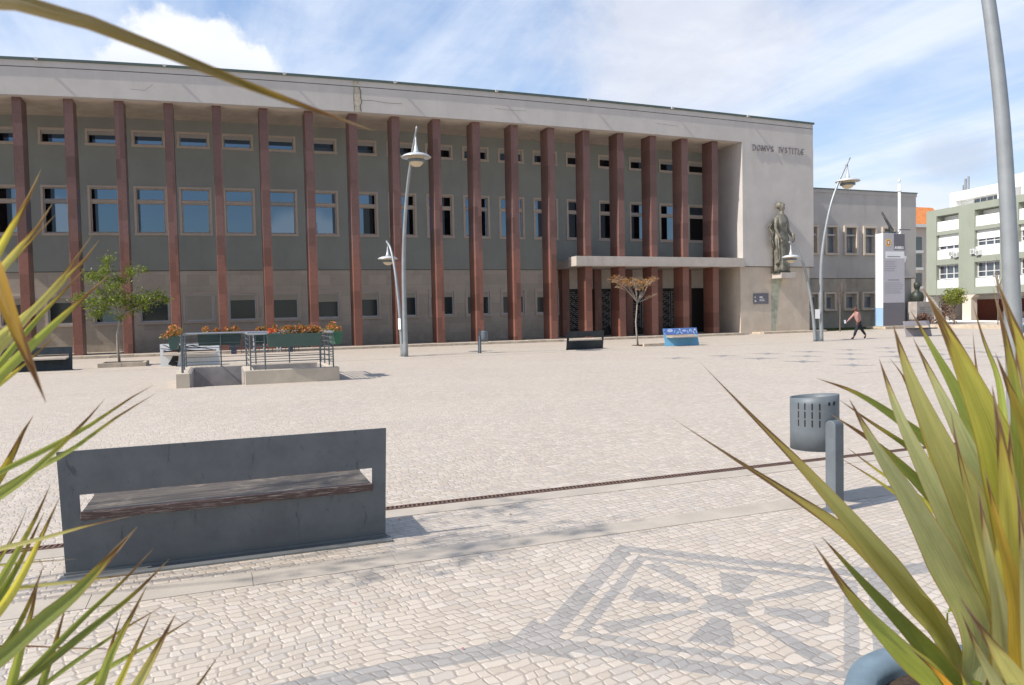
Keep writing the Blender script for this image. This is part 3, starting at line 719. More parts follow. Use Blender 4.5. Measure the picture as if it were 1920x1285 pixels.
def awin(x0, x1, z0, z1, two):
    f = MB(); t = .13; f.box(x0-.06, x1+.06, 3.86, 4.4, z1-.10, z1+.05); f.box(x0-.08, x1+.08, 3.82, 4.4, z0-.08, z0+.08); f.box(x0-.06, x0+t, 3.86, 4.4, z0+.08, z1-.10); f.box(x1-t, x1+.06, 3.86, 4.4, z0+.08, z1-.10)
    wo = f.build('window', 'annex_trim', AN, bevel=.01); p = MB(); p.box(x0+t, x1-t, 4.31, 4.33, z0+.08, z1-.1); p.build('pane', 'annex_pane', wo)
    s_ = MB()
    if two: s_.box(x0+t, x1-t, 4.0, 4.32, z1-.78, z1-.64)
    s_.box(x0+t, x1-t, 4.24, 4.30, z0+.08, z0+.16); s_.box(x0+t, x0+t+.06, 4.24, 4.30, z0+.16, z1-.1); s_.box(x1-t-.06, x1-t, 4.24, 4.30, z0+.16, z1-.1)
    if not two: s_.box(x0+t, x1-t, 4.20, 4.305, z1-.36, z1-.1)
    s_.build('sash', 'sash_grey', wo)
for a, b in upw: awin(a, b, 5.98, 8.22, True)
for a, b in loww: awin(a, b, 1.5, 2.88, False)
m_ = MB(); m_.tube([(62.3, 3.98, 5.55), (62.3, 3.75, 5.6)], .04, 8); c_ = N(1707, 490, Y=3.7)
m_.hexa([(62.15, 3.55, 5.35), (62.35, 3.55, 5.30), (62.35, 3.78, 5.30), (62.15, 3.78, 5.35), (62.35, 3.55, 5.85), (62.55, 3.55, 5.80), (62.55, 3.78, 5.80), (62.35, 3.78, 5.85)])
m_.build('floodlight', 'white_paint', AN)

# ------------------------------------------------------------------ statue
ST = thing('statue', 'tall green-bronze statue of a robed woman on a corbel high on the pier wall', 'statue', (45.75, -.85, 4.18))
def statue():
    cx, cy = 45.72, -.86
    m_ = MB()
    # robe: rings of an oval with folds
    rings = [(4.30, .50, .33, .10, 0), (4.55, .47, .32, .11, .02), (5.1, .47, .31, .10, .03), (5.7, .52, .33, .07, .03), (6.2, .56, .35, .04, .02), (6.6, .55, .34, .015, .0), (6.9, .47, .30, .01, 0), (7.2, .40, .26, .0, 0), (7.5, .42, .27, 0, 0), (7.72, .46, .30, 0, -.01), (7.9, .45, .27, 0, -.01), (8.05, .47, .22, 0, 0), (8.2, .40, .19, 0, 0), (8.3, .22, .16, 0, .02), (8.40, .14, .14, 0, .03), (8.52, .13, .14, 0, .04), (8.58, .18, .19, 0, .05), (8.70, .21, .22, 0, .05), (8.83, .22, .23, 0, .05), (8.95, .20, .21, 0, .04), (9.06, .14, .15, 0, .03), (9.12, .04, .05, 0, .03)]
    n = 44; vs = []; fs = []
    for (z, a, b, fd, ox) in rings:
        for k in range(n):
            q = 2*pi*k/n; f_ = 1+fd*1.9*abs(sin(q*7+z*.5))-fd*.9+fd*.7*sin(q*5+1+z*.8)
            x_ = a*cos(q)*f_; y_ = b*sin(q)*f_
            if 7.4 < z < 7.95 and sin(q) < -.2:   # breast
                y_ -= .10*max(0, 1-abs(abs(cos(q))-.45)*2.6)*max(0, 1-abs(z-7.68)*4)
            vs.append((cx+ox+x_*(1.12 if z < 8.1 else 1), cy+y_, z))
    for i in range(len(rings)-1):
        for k in range(n): fs.append((i*n+k, i*n+(k+1) % n, (i+1)*n+(k+1) % n, (i+1)*n+k))
    fs += [tuple(range(n))[::-1], tuple(range((len(rings)-1)*n, len(rings)*n))]
    m_.add(vs, fs)
    return m_
o = statue().build('figure', 'bronze', ST, smooth=True)
m_ = MB(); m_.tube([(45.30, -.88, 8.02), (45.16, -.98, 7.7), (45.10, -1.02, 7.25), (45.17, -1.12, 6.95), (45.36, -1.24, 6.62), (45.42, -1.26, 6.45)], [.16, .145, .115, .10, .075, .06], 12)
for i in range(5):
    x_ = 45.34+i*.042; m_.tube([(x_, -1.27, 6.50), (x_+.01, -1.33, 6.36-.01*i), (x_+.02, -1.30, 6.25+.012*i), (x_+.02, -1.26, 6.22+.02*i)], [.032, .030, .024, .016], 6)
m_.tube([(45.42, -1.24, 6.52), (45.52, -1.30, 6.42), (45.55, -1.31, 6.32)], [.04, .03, .02], 6)
m_.build('right_arm', 'bronze', ST, smooth=True)
m_ = MB(); m_.tube([(46.12, -.86, 8.0), (46.28, -.80, 7.6), (46.36, -.80, 7.2), (46.46, -.98, 6.85), (46.52, -1.05, 6.7)], [.15, .14, .11, .09, .06], 12)
m_.tube([(46.50, -1.02, 6.95), (46.58, -1.08, 6.78), (46.60, -1.08, 6.5), (46.52, -1.05, 6.3)], [.10, .13, .09, .03], 8); m_.tube([(46.45, -1.05, 6.4), (46.7, -1.05, 6.42)], .03, 6)
m_.build('left_arm', 'bronze', ST, smooth=True)
# cloak thrown back on the left and hanging to the feet
m_ = MB()
def sheet(rows, th=.05, folds=5, amp=.05):
    vs = []; fs = []; nn_ = 14
    for i, (p, q) in enumerate(rows):
        p, q = Vector(p), Vector(q)
        for k in range(nn_+1):
            t = k/nn_; c = p.lerp(q, t); c.y += amp*sin(t*pi*folds); vs.append(tuple(c))
    W_ = nn_+1; b = len(vs); vs += [(v[0], v[1]+th, v[2]) for v in vs]
    for i in range(len(rows)-1):
        for k in range(nn_):
            a = i*W_+k; fs += [(a, a+1, a+1+W_, a+W_), (b+a+W_, b+a+W_+1, b+a+1, b+a)]
        a = i*W_; fs.append((a, a+W_, a+W_+b, a+b)); a = i*W_+nn_; fs.append((a+b, a+W_+b, a+W_, a))
    for i in (0, len(rows)-1):
        for k in range(nn_): a = i*W_+k; fs.append((a, a+b, a+b+1, a+1) if i == 0 else (a+1, a+b+1, a+b, a))
    m_.add(vs, fs)
sheet([((45.2, -.8, 8.0), (45.6, -.75, 8.15)), ((44.92, -.78, 7.7), (45.4, -.7, 7.8)), ((44.62, -.78, 7.35), (45.3, -.7, 7.3)), ((44.95, -.85, 7.0), (45.3, -.75, 6.9)), ((44.70, -.95, 6.55), (45.3, -.8, 6.6)), ((44.86, -.95, 6.1), (45.35, -.8, 6.2)), ((45.02, -.9, 5.9), (45.4, -.8, 5.9))], .07, 6, .07)
sheet([((45.1, -1.12, 6.6), (45.55, -1.12, 6.6)), ((45.15, -1.14, 5.9), (45.6, -1.12, 5.9)), ((45.25, -1.12, 5.3), (45.62, -1.1, 5.4)), ((45.2, -1.1, 4.95), (45.5, -1.1, 5.1)), ((45.12, -1.05, 4.75), (45.25, -1.05, 4.8))], .06, 5, .05)
sheet([((45.35, -.70, 8.1), (46.2, -.68, 8.1)), ((45.25, -.6, 7.0), (46.35, -.6, 7.0)), ((45.2, -.58, 5.6), (46.25, -.58, 5.6)), ((45.25, -.58, 4.4), (46.2, -.58, 4.4))], .08, 9, .05)
m_.build('cloak', 'bronze', ST, smooth=True)
m_ = MB()   # hair swept back from the brow, gathered behind
m_.lathe([(0, .42), (.12, .40), (.22, .33), (.275, .20), (.28, .08), (.22, -.04), (.10, -.12), (.0, -.14)], 20, (45.70, -.76, 8.76))
m_.lathe([(0, .12), (.10, .09), (.13, 0), (.10, -.10), (0, -.13)], 14, (45.56, -.70, 8.90)); m_.build('hair', 'bronze', ST, smooth=True)
m_ = MB(); m_.lathe([(.0, .21), (.09, .19), (.165, .10), (.18, .0), (.16, -.10), (.11, -.19), (.05, -.235), (0, -.24)], 20, (45.80, -.91, 8.80)); m_.build('face', 'bronze', ST, smooth=True)
m_ = MB(); m_.add([(45.84, -1.10, 8.86), (45.80, -1.075, 8.74), (45.89, -1.075, 8.74), (45.85, -1.14, 8.75)], [(0, 1, 3), (0, 3, 2), (1, 2, 3)]); m_.build('nose', 'bronze', ST)
m_ = MB(); m_.box(45.2, 46.2, -1.24, -.42, 4.18, 4.30); m_.build('plinth', 'bronze_dark', ST, bevel=.02)

# ------------------------------------------------------------------ benches
def bench(label, cat_group, loc, rz, lean, steel, plank, L=2.32, Hh=.87, patt=None, slotfill=.0):
    B = thing('steel_bench', label, 'bench', (0, 0, 0), cat_group)
    th = .012; s0x, s1x, sz0, sz1 = .11, L-.12, .43, .595
    p = MB()
    def P_(x, z, y=0): return (x, y+lean*z/Hh, z)
    def panel(x0, x1, z0, z1): p.hexa([P_(x0, z0), P_(x1, z0), P_(x1, z0, th), P_(x0, z0, th), P_(x0, z1), P_(x1, z1), P_(x1, z1, th), P_(x0, z1, th)])
    panel(0, L, .004, sz0); panel(0, L, sz1, Hh); panel(0, s0x, sz0, sz1); panel(s1x, L, sz0, sz1)
    p.build('back_panel', steel, B)
    f = MB(); f.box(-.03, L+.03, th, .17, .0, .014); f.box(-.01, L+.01, th+.001, .03, .014, .03); f.build('foot_flange', steel, B)
    yc = lean*sz0/Hh
    s_ = MB(); s_.box(s0x+.012, s1x-.012, yc-.53, yc+.045, sz0+.004, sz0+.048); s_.build('seat', plank, B, bevel=.006)
    for yy in ((yc+.046, yc+.072), (yc-.557, yc-.531)):
        e = MB(); e.box(s0x+.004, s1x-.004, yy[0], yy[1], sz0-.012, sz0+.050); e.build('seat_edge', 'worn_edge' if plank == 'weathered_wood' else plank, B, bevel=.007)
    if patt: patt(B, P_)
    B.location = loc; B.rotation_euler = (0, 0, rz)
    return B
G_B = 'steel benches around the square'
bench('weathered blue-grey steel bench with a worn wooden seat, nearest to the viewer', G_B, (10.05, -37.40, 0), pi-radians(.4), .15, 'bench_steel', 'weathered_wood', L=2.28, Hh=.915)
bench('dark steel bench left of the small green tree, near the left end of the building', G_B, (1.36, -10.9, 0), 0, .15, 'bench_dark', 'plank_bright')
bench('dark bench mostly hidden behind the left plant leaves, beside the darker bench', G_B, (-1.6, -10.2, 0), 0, .06, 'bench_dark', 'plank_bright')
def tree_paint(B, P_):
    m_ = MB(); random.seed(3)
    def st(pts, w0, w1):
        n = len(pts)-1
        for i, (a, b) in enumerate(zip(pts, pts[1:])):
            wa = w0+(w1-w0)*i/n; wb = w0+(w1-w0)*(i+1)/n; dxx, dzz = b[0]-a[0], b[1]-a[1]; L_ = hypot(dxx, dzz) or 1; nx, nz_ = -dzz/L_, dxx/L_
            q = [P_(a[0]-nx*wa, a[1]-nz_*wa, -.004), P_(b[0]-nx*wb, b[1]-nz_*wb, -.004), P_(b[0]+nx*wb, b[1]+nz_*wb, -.004), P_(a[0]+nx*wa, a[1]+nz_*wa, -.004)]; m_.add(q, [(0, 1, 2, 3)])
    st([(.42, .01), (.50, .2), (.56, .40)], .17, .10); st([(.58, .57), (.66, .68), (.72, .80)], .12, .09)
    for pts in ([(.6, .6), (.3, .66), (.02, .70)], [(.5, .62), (.2, .80), (.1, .84)], [(.7, .66), (1.1, .60), (1.4, .575)], [(.75, .7), (1.1, .78), (1.6, .80)], [(1.1, .78), (1.5, .68), (1.9, .60)], [(.9, .72), (1.3, .68), (1.7, .70)], [(.72, .78), (.95, .85), (1.2, .84)], [(1.45, .8), (1.8, .76), (2.1, .80)], [(.5, .6), (.25, .58), (.1, .64)]): st(pts, .020, .008)
    m_.build('tree_drawing', 'black_paint', B)
bench('white bench painted with a black tree, behind the left flower box of the stairwell', G_B, (6.72, -11.2, 0), 0, .04, 'bench_white', 'plank_bright', L=2.15, patt=tree_paint)
bench('dark steel bench seen from behind with a pale seat, left of the autumn tree', G_B, (24.1+1.95, -11.2, 0), pi, .14, 'bench_dark', 'plank_bright', L=1.95)
def sea_paint(B, P_):
    cols = {'p1': (.42, .52, .72), 'p2': (.25, .50, .72), 'p3': (.10, .18, .48), 'p4': (.55, .62, .60)}
    for k_, v_ in cols.items(): mat('paint_'+k_, v_, .5)
    top = MB(); L_ = 1.98
    top.hexa([P_(0.0, .565, -.004), P_(L_, .565, -.004), P_(L_, .565, -.0005), P_(0, .565, -.0005), P_(0, .865, -.004), P_(L_, .865, -.004), P_(L_, .865, -.0005), P_(0, .865, -.0005)])
    top.build('painted_band', 'paint_p3', B)
    random.seed(9)
    bl = {'p1': MB(), 'p2': MB(), 'p4': MB()}
    def ell(key, x, z, a, b, r_):
        q = [P_(x+a*cos(t)*cos(r_)-b*sin(t)*sin(r_), max(.57, min(.86, z+a*cos(t)*sin(r_)+b*sin(t)*cos(r_))), -.008) for t in [2*pi*k/12 for k in range(12)]]
        bl[key].add(q, [tuple(range(12))])
    for key, x, z, a, b, r_ in (('p1', .40, .76, .17, .08, 0), ('p2', .66, .72, .09, .025, 1.2), ('p2', .84, .66, .11, .035, .5), ('p1', 1.04, .64, .09, .03, -.7), ('p4', .96, .80, .07, .03, -.8), ('p1', 1.22, .74, .12, .05, 0), ('p1', 1.42, .68, .08, .03, -1.2), ('p4', 1.55, .75, .07, .03, 1.2), ('p2', 1.63, .73, .10, .03, -1.4), ('p1', 1.76, .65, .09, .03, -1.1), ('p4', 1.84, .78, .06, .045, .4), ('p1', 1.93, .68, .11, .02, -1.3), ('p1', .08, .60, .07, .025, -.9), ('p2', .06, .80, .06, .02, 0)): ell(key, x, z, a, b, r_)
    for k_ in bl: bl[k_].build('painted_shapes', 'paint_'+k_, B)
mat('paint_sky', (.16, .42, .66), .45, var=.12, scale=2)
bench('bright blue painted bench with pale sea shapes, right of the autumn tree', G_B, (29.28, -11.6, 0), 0, .20, 'paint_sky', 'plank_bright', L=1.98, patt=sea_paint)
mat('bench_pale', (.42, .38, .40), .6)
bench('pale grey bench with a dark seat shadow behind the right plant leaves', G_B, (44.85, -11.9, 0), radians(0), .2, 'bench_pale', 'bench_dark', L=2.0)
bench('distant blue-topped bench before the cafe terrace, behind the right plant', G_B, (52.6, -12.6, 0), 0, .2, 'bench_pale', 'paint_sky', L=2.1)

# ------------------------------------------------------------------ street lamps
def catmull(pts, n=8):
    P_ = [Vector(p) for p in pts]; P_ = [P_[0]*2-P_[1]]+P_+[P_[-1]*2-P_[-2]]; out = []
    for i in range(1, len(P_)-2):
        for k in range(n):
            t = k/n; a, b, c, d_ = P_[i-1:i+3]
            out.append(.5*((2*b)+(c-a)*t+(2*a-5*b+4*c-d_)*t*t+(3*b-a-3*c+d_)*t**3))
    out.append(P_[-2]); return out
def lamp_head(parent, top, s=1.0):
    LM = Matrix.Translation(top) @ Matrix.Scale(s, 4); top = (0, 0, 0)
    c = MB(); c.lathe([(.018, 0), (.03, -.12), (.045, -.30), (.10, -.58), (.15, -.66)], 20, top); c.xf(LM).build('cone', 'lamp_shade', parent, smooth=True)
    d_ = MB(); d_.lathe([(.15, -.66), (.36, -.69), (.52, -.75), (.62, -.83), (.61, -.845), (.50, -.79), (.34, -.735), (.15, -.70)], 32, top, cap=False); sh = d_.xf(LM).build('lamp_shade', 'lamp_shade', parent, smooth=True)
    g_ = MB(); g_.lathe([(.30, -.72), (.32, -.80), (.33, -.92)], 24, top, cap=False); g_.lathe([(.30, -1.02), (.27, -1.10), (.16, -1.19), (0.01, -1.22)], 24, top, cap=False); g_.xf(LM).build('diffuser', 'lamp_glass', parent, smooth=True)
    r = MB(); r.lathe([(.30, -.92), (.37, -.93), (.38, -1.02), (.30, -1.04)], 24, top, cap=False); r.xf(LM).build('ring', 'bin_steel', parent, smooth=True)
def street_lamp(label, base, ang, grp, shear=0.0, r0=.108, lean=1.0):
    Lp = thing('street_lamp', label, 'street lamp', (0, 0, 0), grp)
    tall = [(.0, 0), (-.02, 2.2), (.07, 4.5), (.50, 6.7), (1.05, 8.2), (1.75, 9.5)]
    sh = [(-.36, 0), (-.46, 1.2), (-.64, 2.4), (-.96, 3.8), (-1.38, 4.75), (-1.85, 5.15)]
    tp = catmull([(x*lean+z*shear, 0, z) for x, z in tall]); sp = catmull([(x, 0, z) for x, z in sh])
    n = len(tp)-1; m_ = MB(); m_.tube(tp, [r0-(r0-.035)*(i/n)**1.3 for i in range(n+1)], 16); m_.build('tall_mast', 'lamp_steel', Lp, smooth=True)
    n = len(sp)-1; m_ = MB(); m_.tube(sp, [.088-(.088-.045)*(i/n) for i in range(n+1)], 14); m_.build('short_mast', 'lamp_steel', Lp, smooth=True)
    a = tp[-4]; lamp_head(Lp, (a.x+.12, 0, a.z+.08)); k = MB(); k.tube([(a.x-.02, 0, a.z+.08), (a.x+.12, 0, a.z+.12), (a.x+.12, 0, a.z+.0)], .022, 8); k.build('hanger', 'lamp_steel', Lp)
    a = sp[-3]; lamp_head(Lp, (a.x-.02, 0, a.z-.10), .74); k = MB(); k.tube([(a.x, 0, a.z+.02), (a.x-.02, 0, a.z-.2)], .02, 8); k.build('hanger', 'lamp_steel', Lp)
    m_ = MB(); m_.box(-.50, .14, -.15, .15, 0, .012); m_.box(-.38, -.04, -.03, .03, .012, .55); m_.build('base_plate', 'lamp_steel', Lp)
    m_ = MB(); m_.box(-.44, -.17, -.135, -.125, 1.18, 1.66); m_.build('notice', 'white_paint', Lp)
    Lp.location = base; Lp.rotation_euler = (0, 0, ang)
    return Lp
GL = 'double street lamps on the square'
b1_ = N(761, 669, Z=0); b2_ = N(1540, 640, Z=0)
street_lamp('tall grey double street lamp left of centre, before the columns', b1_, radians(-80), GL)
street_lamp('tall grey double street lamp before the bronze statue and the annex', b2_, radians(-8), GL)
l3 = N(1908, 840, Z=0)
street_lamp('large near lamp post cut off by the top right of the picture', l3, radians(152), GL, shear=.045, r0=.102, lean=.5)

# ------------------------------------------------------------------ litter bins
def litter_bin(label, loc, rz=0):
    B = thing('litter_bin', label, 'litter bin', (0, 0, 0), 'grey steel litter bins')
    R_ = .21; zb, zt = .52, 1.00; n = 40; m_ = MB(); vs = []; fs = []
    def ztop(a): return zt + .018*cos(a-.4)
    zr = [zb, .70, .74, .76, .80, .82, .86, .88, .93]
    for k in range(n):
        a = 2*pi*k/n
        for z in zr: vs.append((R_*cos(a), R_*sin(a), z))
        vs.append((R_*cos(a), R_*sin(a), ztop(a)))
    W_ = len(zr)+1
    slots = {k for k in range(n) if k % 2 == 0 and (20 <= k <= 36)}
    for k in range(n):
        for j in range(W_-1):
            a = k*W_+j; b = ((k+1) % n)*W_+j; fs.append((a, b, b+1, a+1))
    m_.add(vs, fs)
    m_.lathe([(0.001, zb+.0), (R_, zb+.0)], n, cap=False)
    body = m_.build('bin_body', 'bin_steel', B, smooth=True); so_ = body.modifiers.new('solid', 'SOLIDIFY'); so_.thickness = .006
    sl_ = MB()
    for i in range(4):
        a = radians(268+i*17)
        for (z0, z1) in ((.74, .80), (.815, .875), (.89, .95)):
            t = .006/R_
            sl_.add([((R_+.0015)*cos(a-t), (R_+.0015)*sin(a-t), z0), ((R_+.0015)*cos(a+t), (R_+.0015)*sin(a+t), z0), ((R_+.0015)*cos(a+t), (R_+.0015)*sin(a+t), z1), ((R_+.0015)*cos(a-t), (R_+.0015)*sin(a-t), z1)], [(0, 1, 2, 3)])
    a0 = radians(352)
    sl_.add([((R_+.002)*cos(a0+d_/R_), (R_+.002)*sin(a0+d_/R_), z) for d_, z in ((-.045, .93), (.025, .93), (.035, .95), (.03, .965), (-.045, .96))], [(0, 1, 2, 3, 4)])
    sl_.build('slot', 'hole_dark', B)
    p = MB(); w_ = .052; px_ = R_+.045
    prof = [(-w_, 0), (w_, 0), (w_, .76)]+[(w_*cos(t), .76+.046*sin(t)) for t in [pi*k/8 for k in range(1, 8)]]+[(-w_, .76)]
    p.add([(px_+x-.02, -.10, z) for x, z in prof]+[(px_+x-.02, .02, z) for x, z in prof], [tuple(range(len(prof))), tuple(range(len(prof), 2*len(prof)))[::-1]]+[(i, len(prof)+i, len(prof)+(i+1) % len(prof), (i+1) % len(prof)) for i in range(len(prof))])
    noflip(p.build('post', 'bin_steel', B, bevel=.008))
    f = MB(); f.box(px_-.11, px_+.08, -.14, .06, 0, .012); f.build('foot_plate', 'bin_steel', B)
    f = MB(); f.box(R_-.02, R_+.03, -.06, .0, .60, .78); f.build('bracket', 'bin_steel', B)
    B.location = loc; B.rotation_euler = (0, 0, rz); return B
litter_bin('large grey round litter bin on a bent post in the right foreground', (13.86, -38.10, 0), radians(-80))
bb = litter_bin('small distant grey litter bin before the middle columns', (20.1, -10.9, 0), radians(-150))

# ------------------------------------------------------------------ stairwell
SW = thing('stairwell', 'low concrete stairwell parapet with steel railings in the middle of the square', 'stairwell', (9.8, -20.4, 0))
PH = .38
p = MB(); p.box(7.76, HX0, -21.80, -18.75, -.3, PH); p.box(9.48, 12.0, -21.82, -21.50, -.3, PH); p.box(11.75, 12.0, -21.50, -18.75, -.3, PH); p.box(HX0, 11.75, -19.0, -18.75, -.3, PH)
p.box(9.48, 9.76, -21.50, -19.5, -.3, PH)
p.build('parapet', 'pale_concrete', SW, bevel=.012)
p = MB(); p.box(HX0+.001, HX0+.03, -21.7, -19.03, -2.6, PH-.02); p.box(HX0, 11.75, -19.03, -19.001, -2.6, PH-.02); p.box(11.72, 11.749, -21.5, -19.03, -2.6, PH-.02); p.box(9.45, 9.479, -21.6, -19.5, -2.6, PH-.02); p.build('lining', 'marble_grey', SW)
p = MB()
for k in range(12): p.box(HX0+.03, 9.45, -21.66+k*.17, -21.66+(k+1)*.17, -2.6, -.02-k*.17)
p.box(HX0, 11.75, -21.66, -19, -2.7, -2.6); p.build('steps', 'pale_concrete', SW)
def rails(name, pts, zs, posts, r=.014, top=None, pr=.02):
    m_ = MB()
    for z in zs:
        for a, b in zip(pts, pts[1:]): m_.tube([(a[0], a[1], z), (b[0], b[1], z)], r, 6)
    for (x_, y_) in posts: m_.tube([(x_, y_, PH), (x_, y_, 1.36)], pr, 8)
    m_.build('railing', 'rail_steel', SW)
    if top:
        m_ = MB(); m_.tube([(q[0], q[1], 1.37) for q in pts], .032, 8); m_.build('handrail', 'rail_bright', SW)
ZR = (.52, .66, .80, .94, 1.08, 1.22)
rails('front', [(9.64, -21.66), (11.86, -21.66)], (.60, .74, .88, 1.02, 1.16), [(9.64, -21.66), (10.02, -21.66), (11.50, -21.66), (11.86, -21.66)], top=True)
rails('right', [(11.86, -21.66), (11.86, -18.88)], ZR, [(11.86, -20.8), (11.86, -19.8), (11.86, -18.88)], top=True)
rails('back', [(11.86, -18.88), (7.92, -18.88)], ZR, [(10.9, -18.88), (9.9, -18.88), (8.9, -18.88), (7.92, -18.88)], top=True, r=.010)
rails('left', [(7.92, -18.88), (7.92, -21.5)], ZR, [(7.92, -20.2)], top=True, r=.010)
rails('inner', [(9.60, -21.66), (9.60, -19.6)], ZR, [(9.60, -19.6)], top=True)
m_ = MB(); m_.tube([(7.92, -21.5, PH), (7.92, -21.5, 1.33)], .032, 10); m_.lathe([(.0, .05), (.035, .035), (.045, 0), (.035, -.035), (0, -.05)], 12, (7.92, -21.5, 1.36)); m_.build('newel_post', 'rail_steel', SW)

# flower boxes hung on the rails
def begonias(parent, cells, name, m1='begonia', m2='begonia_leaf', dens=110, size=.036):
    f = MB(); l = MB()
    for (cx, cy, cz, rx, ry, rz) in cells:
        for k in range(dens):
            a = random.uniform(0, 2*pi); e = random.uniform(-.15, 1)*pi/2; q = random.uniform(.55, 1.05)
            c = Vector((cx+rx*q*cos(a)*cos(e), cy+ry*q*sin(a)*cos(e), cz+rz*q*sin(e)))
            u = Vector((random.uniform(-1, 1), random.uniform(-1, 1), random.uniform(-.4, 1))).normalized(); v = u.cross(Vector((random.uniform(-1, 1), random.uniform(-1, 1), random.uniform(-1, 1)))).normalized(); s_ = size*random.uniform(.5, 1.15)
            tgt = f if (random.random() < (.62 if e > .3 else .3)) else l
            tgt.add([c-u*s_, c+v*s_*.7, c+u*s_, c-v*s_*.7], [(0, 1, 2, 3)])
    st = MB()
    for (cx, cy, cz, rx, ry, rz) in cells:
        for k in range(7): st.tube([(cx+random.uniform(-.4, .4)*rx, cy, cz-.03), (cx+random.uniform(-.8, .8)*rx, cy+random.uniform(-.6, .6)*ry, cz+random.uniform(.4, .9)*rz)], .004, 4, cap=False)
    l.add(st.v, st.f)
    f.build('flowers', m1, parent); l.build('leaves', m2, parent)
def flower_box(label, x0, x1, y0, y1, along_x=True, ztop=1.36, zbot=1.00, m_name='green_plastic', cells=None, red=None):
    c = ((x0+x1)/2, (y0+y1)/2, zbot); B = thing('flower_box', label, 'flower box', c, 'flower boxes hung on the stairwell railing')
    t = .035
    m_ = MB(); o_ = [(x0, y0), (x1, y0), (x1, y1), (x0, y1)]; tx, ty = (.03, .07) if along_x else (.07, .03)
    i_ = [(x0+tx, y0+ty), (x1-tx, y0+ty), (x1-tx, y1-ty), (x0+tx, y1-ty)]
    vs = [(x, y, zbot) for x, y in i_]+[(x, y, ztop) for x, y in o_]+[(x+(.02 if x == x0 else -.02), y+(.02 if y == y0 else -.02), ztop) for x, y in o_]+[(x+(.02 if x == x0 else -.02), y+(.02 if y == y0 else -.02), ztop-.06) for x, y in o_]
    fs = [(3, 2, 1, 0)]+[(k, (k+1) % 4, 4+(k+1) % 4, 4+k) for k in range(4)]+[(4+k, 4+(k+1) % 4, 8+(k+1) % 4, 8+k) for k in range(4)]+[(8+k, 8+(k+1) % 4, 12+(k+1) % 4, 12+k) for k in range(4)]
    m_.add(vs, fs); m_.box(x0-.01, x1+.01, y0-.01, y0, ztop-.03, ztop); m_.build('box', m_name, B)
    s_ = MB(); s_.add([(x0+.02, y0+.02, ztop-.05), (x1-.02, y0+.02, ztop-.05), (x1-.02, y1-.02, ztop-.05), (x0+.02, y1-.02, ztop-.05)], [(0, 1, 2, 3)]); s_.build('soil', 'soil', B)
    begonias(B, cells, 'flowers')
    if red: begonias(B, red, 'flowers', 'geranium', 'begonia_leaf', 45, .032)
    return B
random.seed(5)
def cl(xs, y, z=1.38, r=.20, h=.24): return [(x_, y, z, r*random.uniform(.8, 1.2), .12, h*random.uniform(.75, 1.25)) for x_ in xs]
flower_box('long green flower box with orange and red flowers on the front rail of the stairwell', 10.07, 11.52, -21.97, -21.70, cells=cl([10.55, 10.72, 10.95, 11.05, 11.25, 11.42, 11.35], -21.83, h=.19), red=[(10.18, -21.83, 1.40, .13, .10, .11), (10.32, -21.83, 1.41, .08, .1, .08)])
flower_box('green flower box seen end-on at the left newel of the stairwell', 7.57, 7.87, -21.5, -20.4, along_x=False, cells=[(7.74, -21.35, 1.38, .24, .2, .27), (7.60, -21.42, 1.33, .20, .16, .17), (7.74, -21.1, 1.40, .22, .2, .26), (7.72, -20.8, 1.38, .2, .2, .22)])
flower_box('bright green flower box seen end-on at the right end of the stairwell', 11.92, 12.20, -21.3, -20.1, along_x=False, m_name='green_plastic_light', cells=[(12.02, -21.1, 1.38, .20, .2, .18), (11.95, -20.8, 1.38, .22, .2, .28), (12.0, -20.4, 1.38, .2, .2, .2)])
flower_box('left green flower box on the back rail of the stairwell', 8.25, 9.5, -18.84, -18.58, cells=cl([8.5, 8.8, 9.1, 9.35], -18.7, r=.15, h=.18))
flower_box('right green flower box on the back rail of the stairwell', 9.85, 11.2, -18.84, -18.58, cells=cl([10.0, 10.2, 10.5, 10.9], -18.7, r=.15, h=.18))

# low brown railing and posts against the facade, seen above the flower boxes
RG = thing('barrier', 'low brown and white railing standing close to the columns behind the flower boxes', 'barrier', (10.8, -2.3, 0))
a, b = N(432, 600, Y=-2.3).x, N(562, 600, Y=-2.3).x
m_ = MB(); m_.box(a, b, -2.33, -2.28, 1.12, 1.17); m_.box(a, b, -2.33, -2.28, .25, .29)
x = a+.01
while x < b: m_.box(x, x+.03, -2.325, -2.285, 0, 1.12); x += .22
m_.build('rail', 'red_rail', RG)
for px in (467, 474, 493, 518, 524): x = N(px, 600, Y=-2.4).x; m_ = MB(); m_.box(x-.03, x+.03, -2.45, -2.4, 0, 1.12); m_.build('white_post', 'sash_white', RG)
for px in (436, 543): x = N(px, 600, Y=-2.5).x; m_ = MB(); m_.box(x-.12, x+.12, -2.55, -2.5, 0.0, .95); m_.build('blue_panel', 'blue_cloth', RG)

